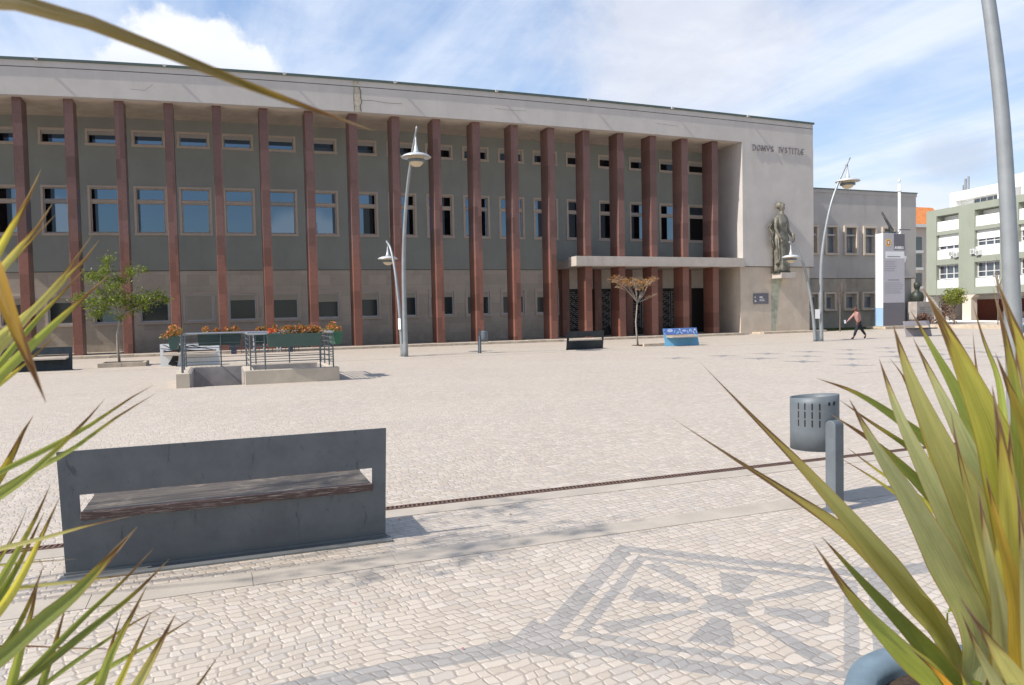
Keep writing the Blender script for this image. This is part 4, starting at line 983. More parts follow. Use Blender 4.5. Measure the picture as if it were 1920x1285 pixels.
# ------------------------------------------------------------------ trees
def tree(label, cat_l, base, trunk_pts, r0, clusters, leafmat, barkmat, dens, size, grp=None, flat=1.0, twig=3, fork=None, name='tree'):
    T_ = thing(name, label, cat_l, tuple(base), grp); B = Vector(base)
    m_ = MB(); tp = [B+Vector(q) for q in trunk_pts]; n = len(tp)-1
    m_.tube(tp, [r0*(1-.5*i/n) for i in range(n+1)], 9)
    top = tp[-1]
    br = MB(); lv = MB()
    for (x, y, z, r) in clusters:
        c = B+Vector((x, y, z)); k0 = tp[-1] if z > trunk_pts[-1][2] else tp[-2]
        mid = k0.lerp(c, .5)+Vector((random.uniform(-.1, .1), random.uniform(-.1, .1), random.uniform(-.05, .12)))
        br.tube(catmull([k0, mid, c], 4), [r0*.42*(1-.8*i/8) for i in range(9)], 6)
        for t_ in range(twig):
            e = c+Vector((random.uniform(-1, 1), random.uniform(-1, 1), random.uniform(-.6, .8)*flat))*r
            br.tube([mid.lerp(c, random.uniform(.4, 1)), e], [.010, .004], 4, cap=False)
            for q in range(3): br.tube([e.lerp(c, random.uniform(0, .5)), e+Vector((random.uniform(-1, 1), random.uniform(-1, 1), random.uniform(-1, 1)))*r*.5], [.006, .003], 3, cap=False)
        for q in range(int(dens*r*r*6)):
            d_ = Vector((random.gauss(0, .5), random.gauss(0, .5), random.gauss(0, .42)*flat))*r; p_ = c+d_
            u = Vector((random.uniform(-1, 1), random.uniform(-1, 1), random.uniform(-1, 1))).normalized(); v = u.cross(Vector((random.uniform(-1, 1), random.uniform(-1, 1), random.uniform(-.2, 1)))).normalized(); s_ = size*random.uniform(.6, 1.2)
            lv.add([p_-u*s_, p_-u*s_*.1+v*s_*.5, p_+u*s_, p_-u*s_*.1-v*s_*.5], [(0, 1, 2, 3)])
    if not lv.v: m_.add(br.v, br.f)
    m_.build('trunk', barkmat, T_, smooth=True)
    if lv.v:
        br.build('branches', barkmat, T_); lv.build('crown', leafmat, T_)
    return T_
random.seed(21)
tb = Vector((5.14, -9.6, 0))
tree('small green-leaved tree in a square kerb at the left, before the columns', 'tree', tb, [(0, 0, 0), (-.05, 0, .6), (-.06, 0, 1.2), (.03, 0, 1.75), (.10, 0, 2.05)], .055,
     [(-.25, 0, 4.25, .26), (-.38, .1, 3.88, .26), (-.85, .1, 3.55, .33), (-.45, 0, 3.55, .35), (.1, .1, 3.45, .3), (.55, -.1, 3.75, .28), (.95, 0, 3.85, .2), (-.1, -.3, 3.1, .33), (-.6, .2, 3.0, .25), (-1.35, 0, 2.72, .28), (-.8, -.2, 2.55, .36), (-.4, .2, 2.6, .38), (.1, -.2, 2.65, .40), (.55, .2, 2.6, .42), (1.0, -.1, 2.7, .38), (1.45, 0, 2.78, .33), (1.75, .1, 2.65, .22), (-.85, .1, 2.1, .26), (-.5, -.1, 2.25, .3), (.45, .1, 2.2, .28), (.05, 0, 1.95, .2), (.9, .2, 2.45, .3)], 'leaf_green', 'bark_grey', 330, .056, twig=4)
random.seed(22)
tree('small flat-topped autumn tree with sparse orange leaves before the entrance', 'tree', (28.75, -9.9, 0), [(0, 0, 0), (-.06, 0, .6), (-.10, 0, 1.2), (-.03, 0, 1.9), (.0, 0, 2.2)], .05,
     [(-1.3, 0, 3.45, .28), (-1.1, .2, 3.3, .3), (-.8, -.2, 3.25, .32), (-.5, .1, 3.15, .32), (-.2, -.1, 3.3, .33), (.1, .2, 3.2, .34), (.4, -.1, 3.15, .34), (.7, .1, 3.3, .3), (1.0, 0, 3.4, .26), (.15, 0, 2.9, .3), (-.95, 0, 3.0, .2), (.75, .1, 2.5, .15), (1.0, -.1, 2.6, .1)], 'leaf_orange', 'bark_grey', 170, .040, flat=.55, twig=5)
random.seed(23)
def bare(label, base, h):
    T_ = thing('bare_tree', label, 'tree', tuple(base), 'bare young trees'); m_ = MB(); B = Vector(base)
    m_.tube([B, B+Vector((.03, 0, h*.5)), B+Vector((.0, 0, h*.62))], [.045, .035, .03], 7)
    for k in range(16):
        a = random.uniform(0, 2*pi); z0 = h*random.uniform(.42, .66); L_ = h*random.uniform(.2, .38); s_ = random.uniform(.15, .45)
        e = Vector((cos(a)*s_*L_, sin(a)*s_*L_, L_*.95)); p0 = B+Vector((0.01, 0, z0)); pm = p0+e*.5+Vector((cos(a)*.08, sin(a)*.08, 0)); m_.tube([p0, pm, p0+e], [.016, .011, .004], 4, cap=False)
        for q in range(4): f_ = p0+e*random.uniform(.3, .9); m_.tube([f_, f_+Vector((random.uniform(-.2, .2), random.uniform(-.2, .2), random.uniform(.1, .4)))], [.006, .003], 3, cap=False)
    m_.build('trunk', 'bare_twigs', T_)
bare('leafless young tree against the annex wall beside the walking man', N(1575, 622, Z=0.0), 4.3)
bare('leafless sapling before the green and white block, right of the totem', (66.5, -1.5, 0), 5.6)
random.seed(24)
ft = N(1789, 610, Z=0); ft = Vector((62.5, -6.3, 0))
cpt = N(1789, 570, D=62)
tree('small yellow-green tree before the cafe arcade, with orange lower leaves', 'tree', (cpt.x, cpt.y, 0), [(0, 0, 0), (0, 0, .8), (.03, 0, 1.4)], .06,
     [(-.7, 0, 2.3, .5), (-.2, .1, 2.7, .5), (.4, 0, 2.8, .5), (.9, .1, 2.6, .42), (.1, -.2, 2.2, .5), (.7, 0, 2.1, .45), (-.4, 0, 1.9, .4)], 'leaf_yellowgreen', 'bark', 150, .09, flat=.8)
# kerbs round the two near trees
def tree_kerb(label, x0, x1, y0, y1, h, part):
    K = thing('tree_kerb', label, 'kerb', ((x0+x1)/2, (y0+y1)/2, 0), 'stone kerbs around the small trees')
    m_ = MB(); xm = (x0+x1)/2
    for a, b in ((x0, xm-.006), (xm+.006, x1)): m_.box(a, b, y0, y0+.14, 0, h)
    if not part:
        m_.box(x0, x0+.14, y0+.14, y1-.14, 0, h); m_.box(x1-.14, x1, y0+.146, y1-.146, 0, h); m_.box(x0, x1, y1-.14, y1, 0, h)
    m_.build('kerb_stones', 'kerb_stone', K, bevel=.01)
    m_ = MB(); m_.box(x0+.14, x1-.14, y0+.14, y1-.14, 0, .03 if part else h-.05); m_.build('soil', 'soil', K)
tree_kerb('grey stone kerb square around the foot of the green tree', 4.45, 6.15, -10.45, -8.9, .17, False)
tree_kerb('half kerb of two stone blocks before the autumn tree', 28.45, 30.05, -11.0, -9.4, .14, True)
# ------------------------------------------------------------------ totem sign and flagpole
TT = thing('information_totem', 'tall white and grey information totem with a solar panel on top', 'sign', (56.5, -.4, 0))
TX0, TX1, TY = 55.62, 57.80, -.40
m_ = MB(); m_.box(TX0, TX1, TY, TY+.75, .22, 7.2); m_.build('body', 'sign_white', TT)
m_ = MB(); m_.box(TX0+.02, TX1, TY-.008, TY-.001, 1.98, 7.18); m_.build('front_sheet', 'sign_pale', TT)
m_ = MB(); m_.box(TX0+.02, TX1, TY-.008, TY-.001, .24, 1.975); m_.build('dark_panel', 'sign_grey', TT)
m_ = MB(); m_.box(56.70, TX1, TY-.014, TY-.0085, 5.95, 7.18); m_.build('dark_panel', 'sign_grey', TT)
m_ = MB(); m_.box(TX0-.008, TX0-.001, TY, TY+.75, .24, 1.62); m_.build('blue_foot', 'sign_blue', TT)
m_ = MB(); m_.box(TX0+.25, TX1-.05, TY-.012, TY-.0085, 5.32, 5.84); m_.build('name_plate', 'sign_white', TT)
m_ = MB(); random.seed(4)
m_.box(56.05, 57.35, TY-.016, TY-.0125, 5.42, 5.49)
for z in (5.05, 4.88, 4.71, 4.54, 4.37): m_.box(55.75, 55.75+random.uniform(1.0, 1.5), TY-.012, TY-.0085, z, z+.035)
m_.box(56.1, 57.25, TY-.012, TY-.0085, 3.66, 3.73)
for z in (3.45, 3.30, 3.15, 3.0, 2.85, 2.70): m_.box(55.80, 55.8+random.uniform(1.4, 1.9), TY-.012, TY-.0085, z, z+.035)
m_.build('writing', 'text_grey', TT)
m_ = MB(); c = (56.16, TY, 6.50); ring = MB()
ring.lathe([(.20, 0), (.29, 0), (.29, .01), (.20, .01)], 20, cap=False); ring.xf(Matrix.Translation((56.16, TY-.010, 6.5)) @ Matrix.Rotation(pi/2, 4, 'X')); ring.build('emblem_ring', 'emblem_yellow', TT)
sh = MB(); sh.add([(56.16+x, TY-.014, 6.5+z) for x, z in ((-.15, .19), (.15, .19), (.15, -.04), (.09, -.17), (0, -.22), (-.09, -.17), (-.15, -.04))], [(0, 6, 5, 4, 3, 2, 1)]); sh.build('emblem_shield', 'emblem_red', TT)
sh = MB(); sh.add([(56.16+x, TY-.018, 6.5+z) for x, z in ((-.09, .13), (.09, .13), (.09, -.03), (.05, -.11), (0, -.14), (-.05, -.11), (-.09, -.03))], [(0, 6, 5, 4, 3, 2, 1)]); sh.build('emblem_field', 'sign_white', TT)
cu = bpy.data.curves.new('text', 'FONT'); cu.body = 'AVEIRO'; cu.size = .36; cu.extrude = .003; cu.offset = .012
to = bpy.data.objects.new('text_tmp', cu); COL.objects.link(to); dg = bpy.context.evaluated_depsgraph_get()
me = bpy.data.meshes.new_from_object(to.evaluated_get(dg)); bpy.data.objects.remove(to)
xs_ = [v.co.x for v in me.vertices]; sc_ = .95/(max(xs_)-min(xs_))
tm = MB(); tm.add([(56.76+(v.co.x-min(xs_))*sc_, TY-.017-v.co.z, 6.03+v.co.y*sc_*1.05) for v in me.vertices], [tuple(p_.vertices) for p_ in me.polygons]); tm.build('lettering', 'text_white', TT)
m_ = MB(); pL, pR = 54.65, 56.75
m_.hexa([(56.55, TY-.75, 7.45), (56.95, TY-.75, 7.38), (57.0, TY+.65, 7.38), (56.6, TY+.65, 7.45), (54.75, TY-.75, 8.75), (54.82, TY-.75, 8.80), (54.82, TY+.65, 8.80), (54.75, TY+.65, 8.75)])
m_.v = [(54.55, -1.3, 8.62), (55.55, -.3, 8.68), (57.1, .2, 7.40), (56.2, -.85, 7.36), (54.58, -1.3, 8.69), (55.58, -.3, 8.75), (57.13, 0.2, 7.47), (56.23, -.85, 7.43)]
noflip(m_.build('solar_panel', 'solar', TT))
m_ = MB(); m_.box(56.3, 57.1, TY+.1, TY+.6, 7.2, 7.36); m_.tube([(56.6, TY+.3, 7.3), (56.3, TY+.1, 7.7)], .05, 8); m_.tube([(57.1, TY-.1, 7.5), (58.3, TY-.1, 7.5)], .035, 8); m_.tube([(57.3, TY+.2, 7.2), (57.3, TY-.1, 7.5)], .03, 6); m_.build('bracket', 'rail_steel', TT)
m_ = MB(); m_.box(55.3, 58.3, -.9, .9, 0, .20); m_.build('plinth', 'kerb_stone', TT, bevel=.02)
FP = thing('flagpole', 'slim white flagpole with a ball top standing behind the totem', 'flagpole', (58.3, 1.0, 0))
fx = N(1687, 400, Y=1.0).x; ftop = N(1685, 338, Y=1.0).z
m_ = MB(); m_.tube([(fx, 1, 0), (fx-.04, 1, ftop-.4)], [.13, .10], 12); m_.build('pole', 'white_paint', FP, smooth=True)
m_ = MB(); m_.lathe([(.10, -.9), (.16, -.88), (.16, -.78), (.09, -.74), (.07, -.3), (.0, -.28)], 12, (fx-.04, 1, ftop)); m_.lathe([(0, .1), (.08, .06), (.10, 0), (.08, -.07), (.03, -.3)], 12, (fx-.04, 1, ftop)); m_.build('finial', 'white_paint', FP, smooth=True)

# ------------------------------------------------------------------ walking man
def skin_obj(name, material, parent, verts, edges, radii, sub=2, root=0):
    o0 = Vector(parent['_o'])
    me = bpy.data.meshes.new(name); me.from_pydata([tuple(Vector(v)-o0) for v in verts], edges, []); me.materials.append(MATS[material])
    o = bpy.data.objects.new(name, me); COL.objects.link(o); o.parent = parent; o['_o'] = tuple(o0)
    sk = o.modifiers.new('skin', 'SKIN'); sk.use_smooth_shade = True
    for i, r in enumerate(radii):
        sv_ = me.skin_vertices[0].data[i]; rr = r if isinstance(r, tuple) else (r, r); sv_.radius = rr; sv_.use_root = (i == root)
    ss = o.modifiers.new('sub', 'SUBSURF'); ss.levels = sub; ss.render_levels = sub
    dg = bpy.context.evaluated_depsgraph_get(); m2 = bpy.data.meshes.new_from_object(o.evaluated_get(dg)); o.modifiers.clear(); o.data = m2
    for p_ in m2.polygons: p_.use_smooth = True
    if not m2.materials: m2.materials.append(MATS[material])
    return o
pb = N(1609, 636, Z=0)
PM = thing('person', 'man in a pinkish shirt and dark trousers striding left, holding out a paper', 'person', tuple(pb))
S_ = 1.0
def pp(x, z, y=0): return pb + CR.to_2d().normalized().to_3d()*(x*S_) + Vector((0, 0, z*S_)) + Vector((-.0, 0, 0)) + CF.to_2d().normalized().to_3d()*y
V_ = [pp(.05, .93), pp(.0, 1.12), pp(-.05, 1.32), pp(-.09, 1.44), pp(-.13, 1.50), pp(-.17, 1.60),          # 0-5 pelvis..head
      pp(-.02, .88, -.10), pp(-.14, .52, -.10), pp(-.28, .12, -.10), pp(-.40, .05, -.10),                     # 6-9 leading leg
      pp(.09, .88, .10), pp(.22, .54, .10), pp(.47, .18, .10), pp(.40, .07, .10),                           # 10-13 trailing leg
      pp(-.06, 1.40, -.20), pp(-.0, 1.12, -.25), pp(-.14, .92, -.26), pp(-.19, .86, -.26),                   # 14-17 near arm
      pp(-.08, 1.40, .18), pp(-.27, 1.18, .2), pp(-.50, .97, .18), pp(-.57, .93, .18)]                      # 18-21 far arm
E_ = [(0, 1), (1, 2), (2, 3), (3, 4), (4, 5), (0, 6), (6, 7), (7, 8), (8, 9), (0, 10), (10, 11), (11, 12), (12, 13), (2, 14), (14, 15), (15, 16), (16, 17), (2, 18), (18, 19), (19, 20), (20, 21)]
Rr = [.15, .14, .16, .07, .055, .092, .085, .06, .045, .03, .085, .06, .045, .03, .055, .045, .03, .03, .055, .045, .03, .03]
skin_obj('body', 'skin', PM, V_, E_, Rr)
skin_obj('shirt', 'shirt', PM, [V_[0], V_[1], V_[2], V_[3], V_[14], V_[15], V_[16].lerp(V_[15], .25), V_[18], V_[19], V_[20].lerp(V_[19], .2)], [(0, 1), (1, 2), (2, 3), (2, 4), (4, 5), (5, 6), (2, 7), (7, 8), (8, 9)], [.165, .160, .178, .085, .075, .064, .05, .075, .064, .05])
skin_obj('trousers', 'trousers', PM, [V_[0], V_[6], V_[7], V_[8].lerp(V_[7], .1), V_[10], V_[11], V_[12].lerp(V_[11], .08), pp(.04, 1.0)], [(0, 1), (1, 2), (2, 3), (0, 4), (4, 5), (5, 6), (0, 7)], [.155, .105, .085, .062, .105, .085, .062, .15])
for a_, b_ in ((pp(-.27, .10, -.10), pp(-.43, .035, -.10)), (pp(.45, .15, .10), pp(.36, .035, .10))):
    skin_obj('shoe', 'shoe', PM, [a_, a_.lerp(b_, .5)+Vector((0, 0, -.02)), b_], [(0, 1), (1, 2)], [.058, .052, .036])
m_ = MB(); hc = pp(-.15, 1.63); m_.lathe([(0, .10), (.06, .085), (.098, .02), (.10, -.04), (.08, -.09)], 14, tuple(hc)); m_.build('hair', 'hair', PM, smooth=True)
m_ = MB(); hc = pp(-.265, 1.585); m_.lathe([(0, .03), (.015, .0), (.02, -.03), (0, -.035)], 8, tuple(hc)); m_.build('nose', 'skin', PM, smooth=True)
m_ = MB()
for q, sgn in ((V_[21], 1), (V_[17], -1)):
    for k in range(5):
        d0 = CR.to_2d().normalized().to_3d()*-.02*(k-2)*.5; m_.tube([q+d0, q+d0+Vector((-.02, 0, -.05-.008*(k % 3))), q+d0+Vector((.0, 0, -.085-.006*(k % 3)))], [.012, .010, .007], 6)
m_.build('fingers', 'skin', PM, smooth=True)
PA = thing('folded_paper', 'pale blue folded paper held out in the walking man\'s hand', 'paper', tuple(pp(-.62, .9, .18)))
m_ = MB(); q0 = pp(-.67, .86, .14); rr_ = CR.to_2d().normalized().to_3d(); m_.hexa([q0, q0+rr_*.09, q0+rr_*.09+Vector((0, .02, 0)), q0+Vector((0, .02, 0)), q0+Vector((-.02, 0, .17)), q0+rr_*.07+Vector((0, 0, .19)), q0+rr_*.07+Vector((0, .02, .19)), q0+Vector((-.02, .02, .17))]); m_.build('sheet', 'paper', PA)

# ------------------------------------------------------------------ green and white block on the right
FB = thing('apartment_block', 'green and white four-storey block with an arcade at the right edge', 'building', (78, 8, 0))
P1, P2 = N(1735, 398, Z=11.5), N(1850, 377, Z=11.5)
ax = Vector((P2.x-P1.x, P2.y-P1.y, 0)).normalized(); nrm = Vector((ax.y, -ax.x, 0))
if nrm.x > 0: nrm = -nrm                    # towards the square
OR = Vector((P1.x, P1.y, 0))
def FX(s, d, z): return OR + ax*s + nrm*d + Vector((0, 0, z))       # s along the front, d outwards
def fbox(mb, s0, s1, d0, d1, z0, z1): mb.hexa([FX(s0, d0, z0), FX(s1, d0, z0), FX(s1, d1, z0), FX(s0, d1, z0), FX(s0, d0, z1), FX(s1, d0, z1), FX(s1, d1, z1), FX(s0, d1, z1)])
L0, L1 = .15, 32.0
b_ = MB(); fbox(b_, L0, L1, -14, -1.3, 2.72, 11.3); noflip(b_.build('core', 'far_white', FB))
b_ = MB(); bays_ = []; s = 1.55; wd, pw = 2.95, 2.0
while s < L1: bays_.append((s, s+wd)); s += wd+pw
edge = L0
fbox(b_, L0, L1, -1.3, 0, 10.85, 11.52)
for (a, c) in bays_: fbox(b_, edge, a, -1.3, 0, 2.72, 10.85); edge = c
for (a, c) in bays_:
    for z0, z1 in ((8.86, 9.24), (5.80, 6.38), (2.72, 3.42)): fbox(b_, a, c, -1.25, -.02, z0, z1)
noflip(b_.build('green_frame', 'far_green', FB))
for i, (a, c) in enumerate(bays_[:5]):
    for q0, q1 in ((9.24, 10.25), (6.38, 7.28), (3.42, 4.25)): w_ = MB(); fbox(w_, a, c, -1.0, -.14, q0, q1); noflip(w_.build('parapet', 'far_white', FB))
    w_ = MB(); fbox(w_, a, c, -1.25, -1.0, 10.4, 10.8); noflip(w_.build('lintel', 'far_white', FB))
    for (z0, z1, bl_) in ((7.30, 8.86, (.95, .72, .45)[i % 3] if i < 3 else .3), (4.30, 5.80, 0.06)):
        g_ = MB(); fbox(g_, a+.08, c-.08, -.49, -.45, z0, z1); wn_ = noflip(g_.build('window', 'far_pane', FB))
        f_ = MB(); fbox(f_, a+.02, c-.02, -.45, -.37, z0, z0+.10); fbox(f_, a+.02, c-.02, -.45, -.37, z1-.08, z1)
        for q in range(4): x_ = a+.05+(c-a-.1)*q/3; fbox(f_, x_-.05, x_+.05, -.448, -.37, z0, z1)
        zm = z0+(z1-z0)*(.38 if z1 < 6 else .30); fbox(f_, a+.02, c-.02, -.445, -.38, zm-.04, zm+.04); noflip(f_.build('frame', 'sash_white', wn_))
        r_ = MB(); zc = z1-(z1-z0)*bl_*.78 if z1 > 6 else z1-.12; fbox(r_, a+.02, c-.02, -.37, -.28, zc, z1); noflip(r_.build('roller_blind', 'far_white', wn_))
for (s_, z_) in ((4.0, 7.10), (6.75, 7.10)):
    for k in (0, 1):
        u_ = MB(); fbox(u_, s_-.32+k*.62-.26, s_-.32+k*.62+.26, -.12, .22, z_-.50-.15*k, z_-.02-.15*k); un = noflip(u_.build('air_conditioner', 'sash_white', FB))
        f_ = MB(); f_.tube([FX(s_-.32+k*.62, .221, z_-.26-.15*k), FX(s_-.32+k*.62, .24, z_-.26-.15*k)], .19, 12); f_.build('fan', 'far_green_dark', un)
# penthouse
pL, pR = .9, 10.0
b_ = MB(); fbox(b_, pL, 7.6, -6.5, -2.2, 12.45, 13.35); fbox(b_, pL, pL+.7, -6.5, -2.2, 11.5, 12.45); fbox(b_, 6.9, 7.6, -6.5, -2.2, 11.5, 12.45); fbox(b_, pL+.7, 6.9, -6.4, -3.0, 11.5, 12.45)
fbox(b_, 8.4, 26, -7.0, -2.4, 12.7, 13.9); fbox(b_, 9.4, 10.4, -7, -2.4, 11.5, 12.7); fbox(b_, 10.4, 26, -7, -3.1, 11.5, 12.7); fbox(b_, 8.9, 26, -7, -4.4, 13.9, 14.6); noflip(b_.build('penthouse', 'far_white', FB))
g_ = MB(); fbox(g_, 3.3, 6.5, -2.99, -2.95, 11.6, 12.35); wn_ = noflip(g_.build('window', 'far_pane', FB))
f_ = MB()
for q in range(5): fbox(f_, 3.3+q*.8-.04, 3.3+q*.8+.04, -2.95, -2.9, 11.6, 12.35)
noflip(f_.build('frame', 'sash_white', wn_))
b_ = MB(); c = FX(1.4, -4.0, 13.35); b_.tube([c, c+Vector((0, 0, 1.7))], .10, 8); b_.tube([c+Vector((0, .35, 0)), c+Vector((0, .35, 1.5))], .12, 8); b_.tube([c+Vector((0, .6, 0)), c+Vector((0, .6, .9))], .07, 8); b_.build('antenna', 'lamp_steel', FB)
c = FX(10.6, -4.6, 14.6); b_ = MB(); b_.tube([c, c+Vector((0, 0, 1.9))], .06, 8); b_.tube([c+Vector((0, .3, .0)), c+Vector((0, .3, 1.2))], .12, 8); b_.lathe([(0, .8), (.35, .7), (.5, .3), (.5, 0)], 12, tuple(FX(12.0, -5.0, 14.6))); b_.build('antenna', 'lamp_steel', FB)
# arcade
b_ = MB(); fbox(b_, L0, L1, -6.0, -.3, 2.60, 2.715); noflip(b_.build('arcade_ceiling', 'cafe_ceiling', FB))
b_ = MB(); fbox(b_, L0, L1, -5.0, -4.8, 2.20, 2.60); fbox(b_, L0, L0+.5, -5.0, 0, 0, 2.60); noflip(b_.build('arcade_beam', 'far_white', FB))
b_ = MB(); fbox(b_, L0+.5, L1, -5.3, -5.0, 0, 2.60); noflip(b_.build('arcade_wall', 'cafe_red', FB))
for k, s_ in enumerate([x_[1]+pw/2 for x_ in bays_[:5]]):
    b_ = MB(); fbox(b_, s_-.55, s_+.55, -.75, -.05, -.1, 2.3)
    b_.hexa([FX(s_-.55, -.75, 2.3), FX(s_+.55, -.75, 2.3), FX(s_+.55, -.05, 2.3), FX(s_-.55, -.05, 2.3), FX(s_-1.1, -.75, 2.72), FX(s_+1.1, -.75, 2.72), FX(s_+1.1, -.05, 2.72), FX(s_-1.1, -.05, 2.72)]); noflip(b_.build('arcade_column', 'far_cream', FB))
b_ = MB(); fbox(b_, 10.2, 12.4, -4.99, -4.9, 1.2, 2.15); noflip(b_.build('wall_screen', 'sash_white', FB))
b_ = MB(); fbox(b_, -.5, L1, 0, .5, -.1, .14); noflip(b_.build('arcade_step', 'far_white', FB))
random.seed(31)
for k in range(9):
    s_ = 6.4+k*1.45; c = FX(s_, -2.6+random.uniform(-.8, .8), 0)
    if k % 3 == 1:
        Tb = thing('cafe_table', ('small pale cafe table nearest the arcade column', 'small pale cafe table in the middle of the arcade', 'small pale cafe table farthest right in the arcade')[k//3], 'table', tuple(c), 'cafe tables in the arcade'); m_ = MB(); m_.lathe([(.0, .74), (.42, .74), (.42, .70), (0, .70)], 14, tuple(c)); m_.build('tabletop', 'far_white', Tb); m_ = MB(); m_.tube([c, c+Vector((0, 0, .7))], .03, 6); m_.build('leg', 'rail_steel', Tb)
    else:
        Cc = thing('cafe_chair', '%s pinkish wicker cafe chair from the arcade column, under the arcade' % ('first', '', 'second', 'third', '', 'fourth', 'fifth', '', 'sixth')[k], 'chair', tuple(c), 'cafe chairs in the arcade'); m_ = MB(); m_.box(c.x-.25, c.x+.25, c.y-.25, c.y+.25, .40, .46); m_.build('seat', 'chair_pink', Cc)
        m_ = MB(); m_.box(c.x+.21, c.x+.25, c.y-.25, c.y+.25, .46, .92); m_.build('backrest', 'chair_pink', Cc, bevel=.02)
        for ox, oy in ((-.22, -.22), (.22, -.22), (.22, .22), (-.22, .22)): m_ = MB(); m_.tube([(c.x+ox, c.y+oy, 0), (c.x+ox, c.y+oy, .42)], .02, 6); m_.build('leg', 'chair_pink', Cc)
# house with an orange roof and a pale wing squeezed between annex and block
OH = thing('orange_roofed_house', 'narrow pale house with an orange tiled roof between annex and green block', 'house', (92, 30, 0))
a, b = N(1700, 420, Y=24), N(1737, 420, Y=24)
m_ = MB(); m_.box(a.x, b.x+3, 24, 34, 0, N(1725, 422, Y=24).z); m_.build('wall', 'far_cream', OH)
z0 = N(1725, 422, Y=24).z; z1 = N(1725, 396, Y=24).z; m_ = MB()
m_.hexa([(a.x-.4, 23.5, z0), (b.x+3.4, 23.5, z0), (b.x+3.4, 34.5, z0), (a.x-.4, 34.5, z0), (a.x-.4, 26, z1+.8), (b.x+3.4, 26, z1+.8), (b.x+3.4, 30, z1+.8), (a.x-.4, 30, z1+.8)]); m_.build('roof', 'orange_tile', OH)
m_ = MB(); m_.box(a.x-.5, b.x+3.5, 23.3, 23.5, z0-.35, z0); m_.build('gutter', 'far_white', OH)
for zz in (.42, .62, .8):
    m_ = MB(); xw = N(1722, 500, Y=24).x; m_.box(xw-.5, xw+.5, 23.93, 23.99, z0*zz-.8, z0*zz+.8); m_.build('window', 'far_pane', OH)
    m_ = MB(); m_.box(xw-.7, xw+.7, 23.86, 23.92, z0*zz-1.1, z0*zz-.8); m_.build('balcony', 'far_white', OH)

# bust monument beside the annex
BM = thing('bust_monument', 'dark bronze bust on a grey inscribed stone block right of the totem', 'monument', (0, 0, 0))
bc = N(1722, 560, D=64); BM.location = (bc.x, bc.y, 0); BM['_o'] = (bc.x, bc.y, 0)
zt = N(1722, 566, D=64).z
m_ = MB(); m_.box(bc.x-.75, bc.x+1.2, bc.y-.5, bc.y+.5, 0, zt); m_.build('stone_block', 'marble_grey', BM, bevel=.02)
m_ = MB()
for k in range(5): m_.box(bc.x-.45, bc.x+.9-.15*(k % 2), bc.y-.508, bc.y-.501, zt-.5-k*.17, zt-.44-k*.17)
m_.build('inscription', 'text_grey', BM)
m_ = MB(); m_.lathe([(.45, 0), (.50, .15), (.52, .45), (.42, .75), (.20, .92), (.16, 1.02), (.22, 1.15), (.27, 1.35), (.25, 1.55), (.12, 1.68), (0, 1.70)], 20, (bc.x-.15, bc.y, zt)); m_.build('bust', 'bronze_dark', BM, smooth=True)
m_ = MB(); m_.lathe([(.0, .06), (.05, 0), (.04, -.10), (0, -.12)], 8, (bc.x-.22, bc.y-.27, zt+1.34)); m_.build('nose', 'bronze_dark', BM)
# shrubs between
random.seed(41)
def shrub(label, c, r, m1, n):
    S = thing('shrub', label, 'shrub', tuple(c)); f = MB()
    for k in range(n):
        a = random.uniform(0, 2*pi); e = random.uniform(0, 1)**.7*pi/2; q = random.uniform(.4, 1.05); p_ = Vector(c)+Vector((r[0]*q*cos(a)*cos(e), r[1]*q*sin(a)*cos(e), r[2]*q*sin(e)))
        u = Vector((random.uniform(-1, 1), random.uniform(-1, 1), random.uniform(-1, 1))).normalized(); v = u.cross(Vector((random.uniform(-1, 1), random.uniform(-1, 1), random.uniform(-1, 1)))).normalized(); s_ = .10*random.uniform(.6, 1.2)
        f.add([p_-u*s_, p_+v*s_*.6, p_+u*s_, p_-v*s_*.6], [(0, 1, 2, 3)])
    f.build('foliage', m1, S); b_ = MB(); b_.tube([c, Vector(c)+Vector((0, 0, r[2]*.6))], .05, 6); b_.build('stem', 'bark', S)
c1 = N(1733, 604, D=63); shrub('low rusty brown shrub at the foot of the bust monument', (c1.x, c1.y, 0), (1.1, .8, 1.0), 'brush_brown', 500)
c2 = N(1772, 590, D=66); shrub('tall purplish twiggy shrub behind the yellow-green tree', (c2.x, c2.y, 0), (1.2, .9, 2.2), 'brush_brown', 500)
# stone kerb of the far terrace
m_ = MB(); m_.box(59.0, 73, -9.5, -9.1, 0, .28); m_.box(59.0, 59.4, -9.1, 2, 0, .28); kind(m_.build('kerb', 'kerb_stone'), 'structure')

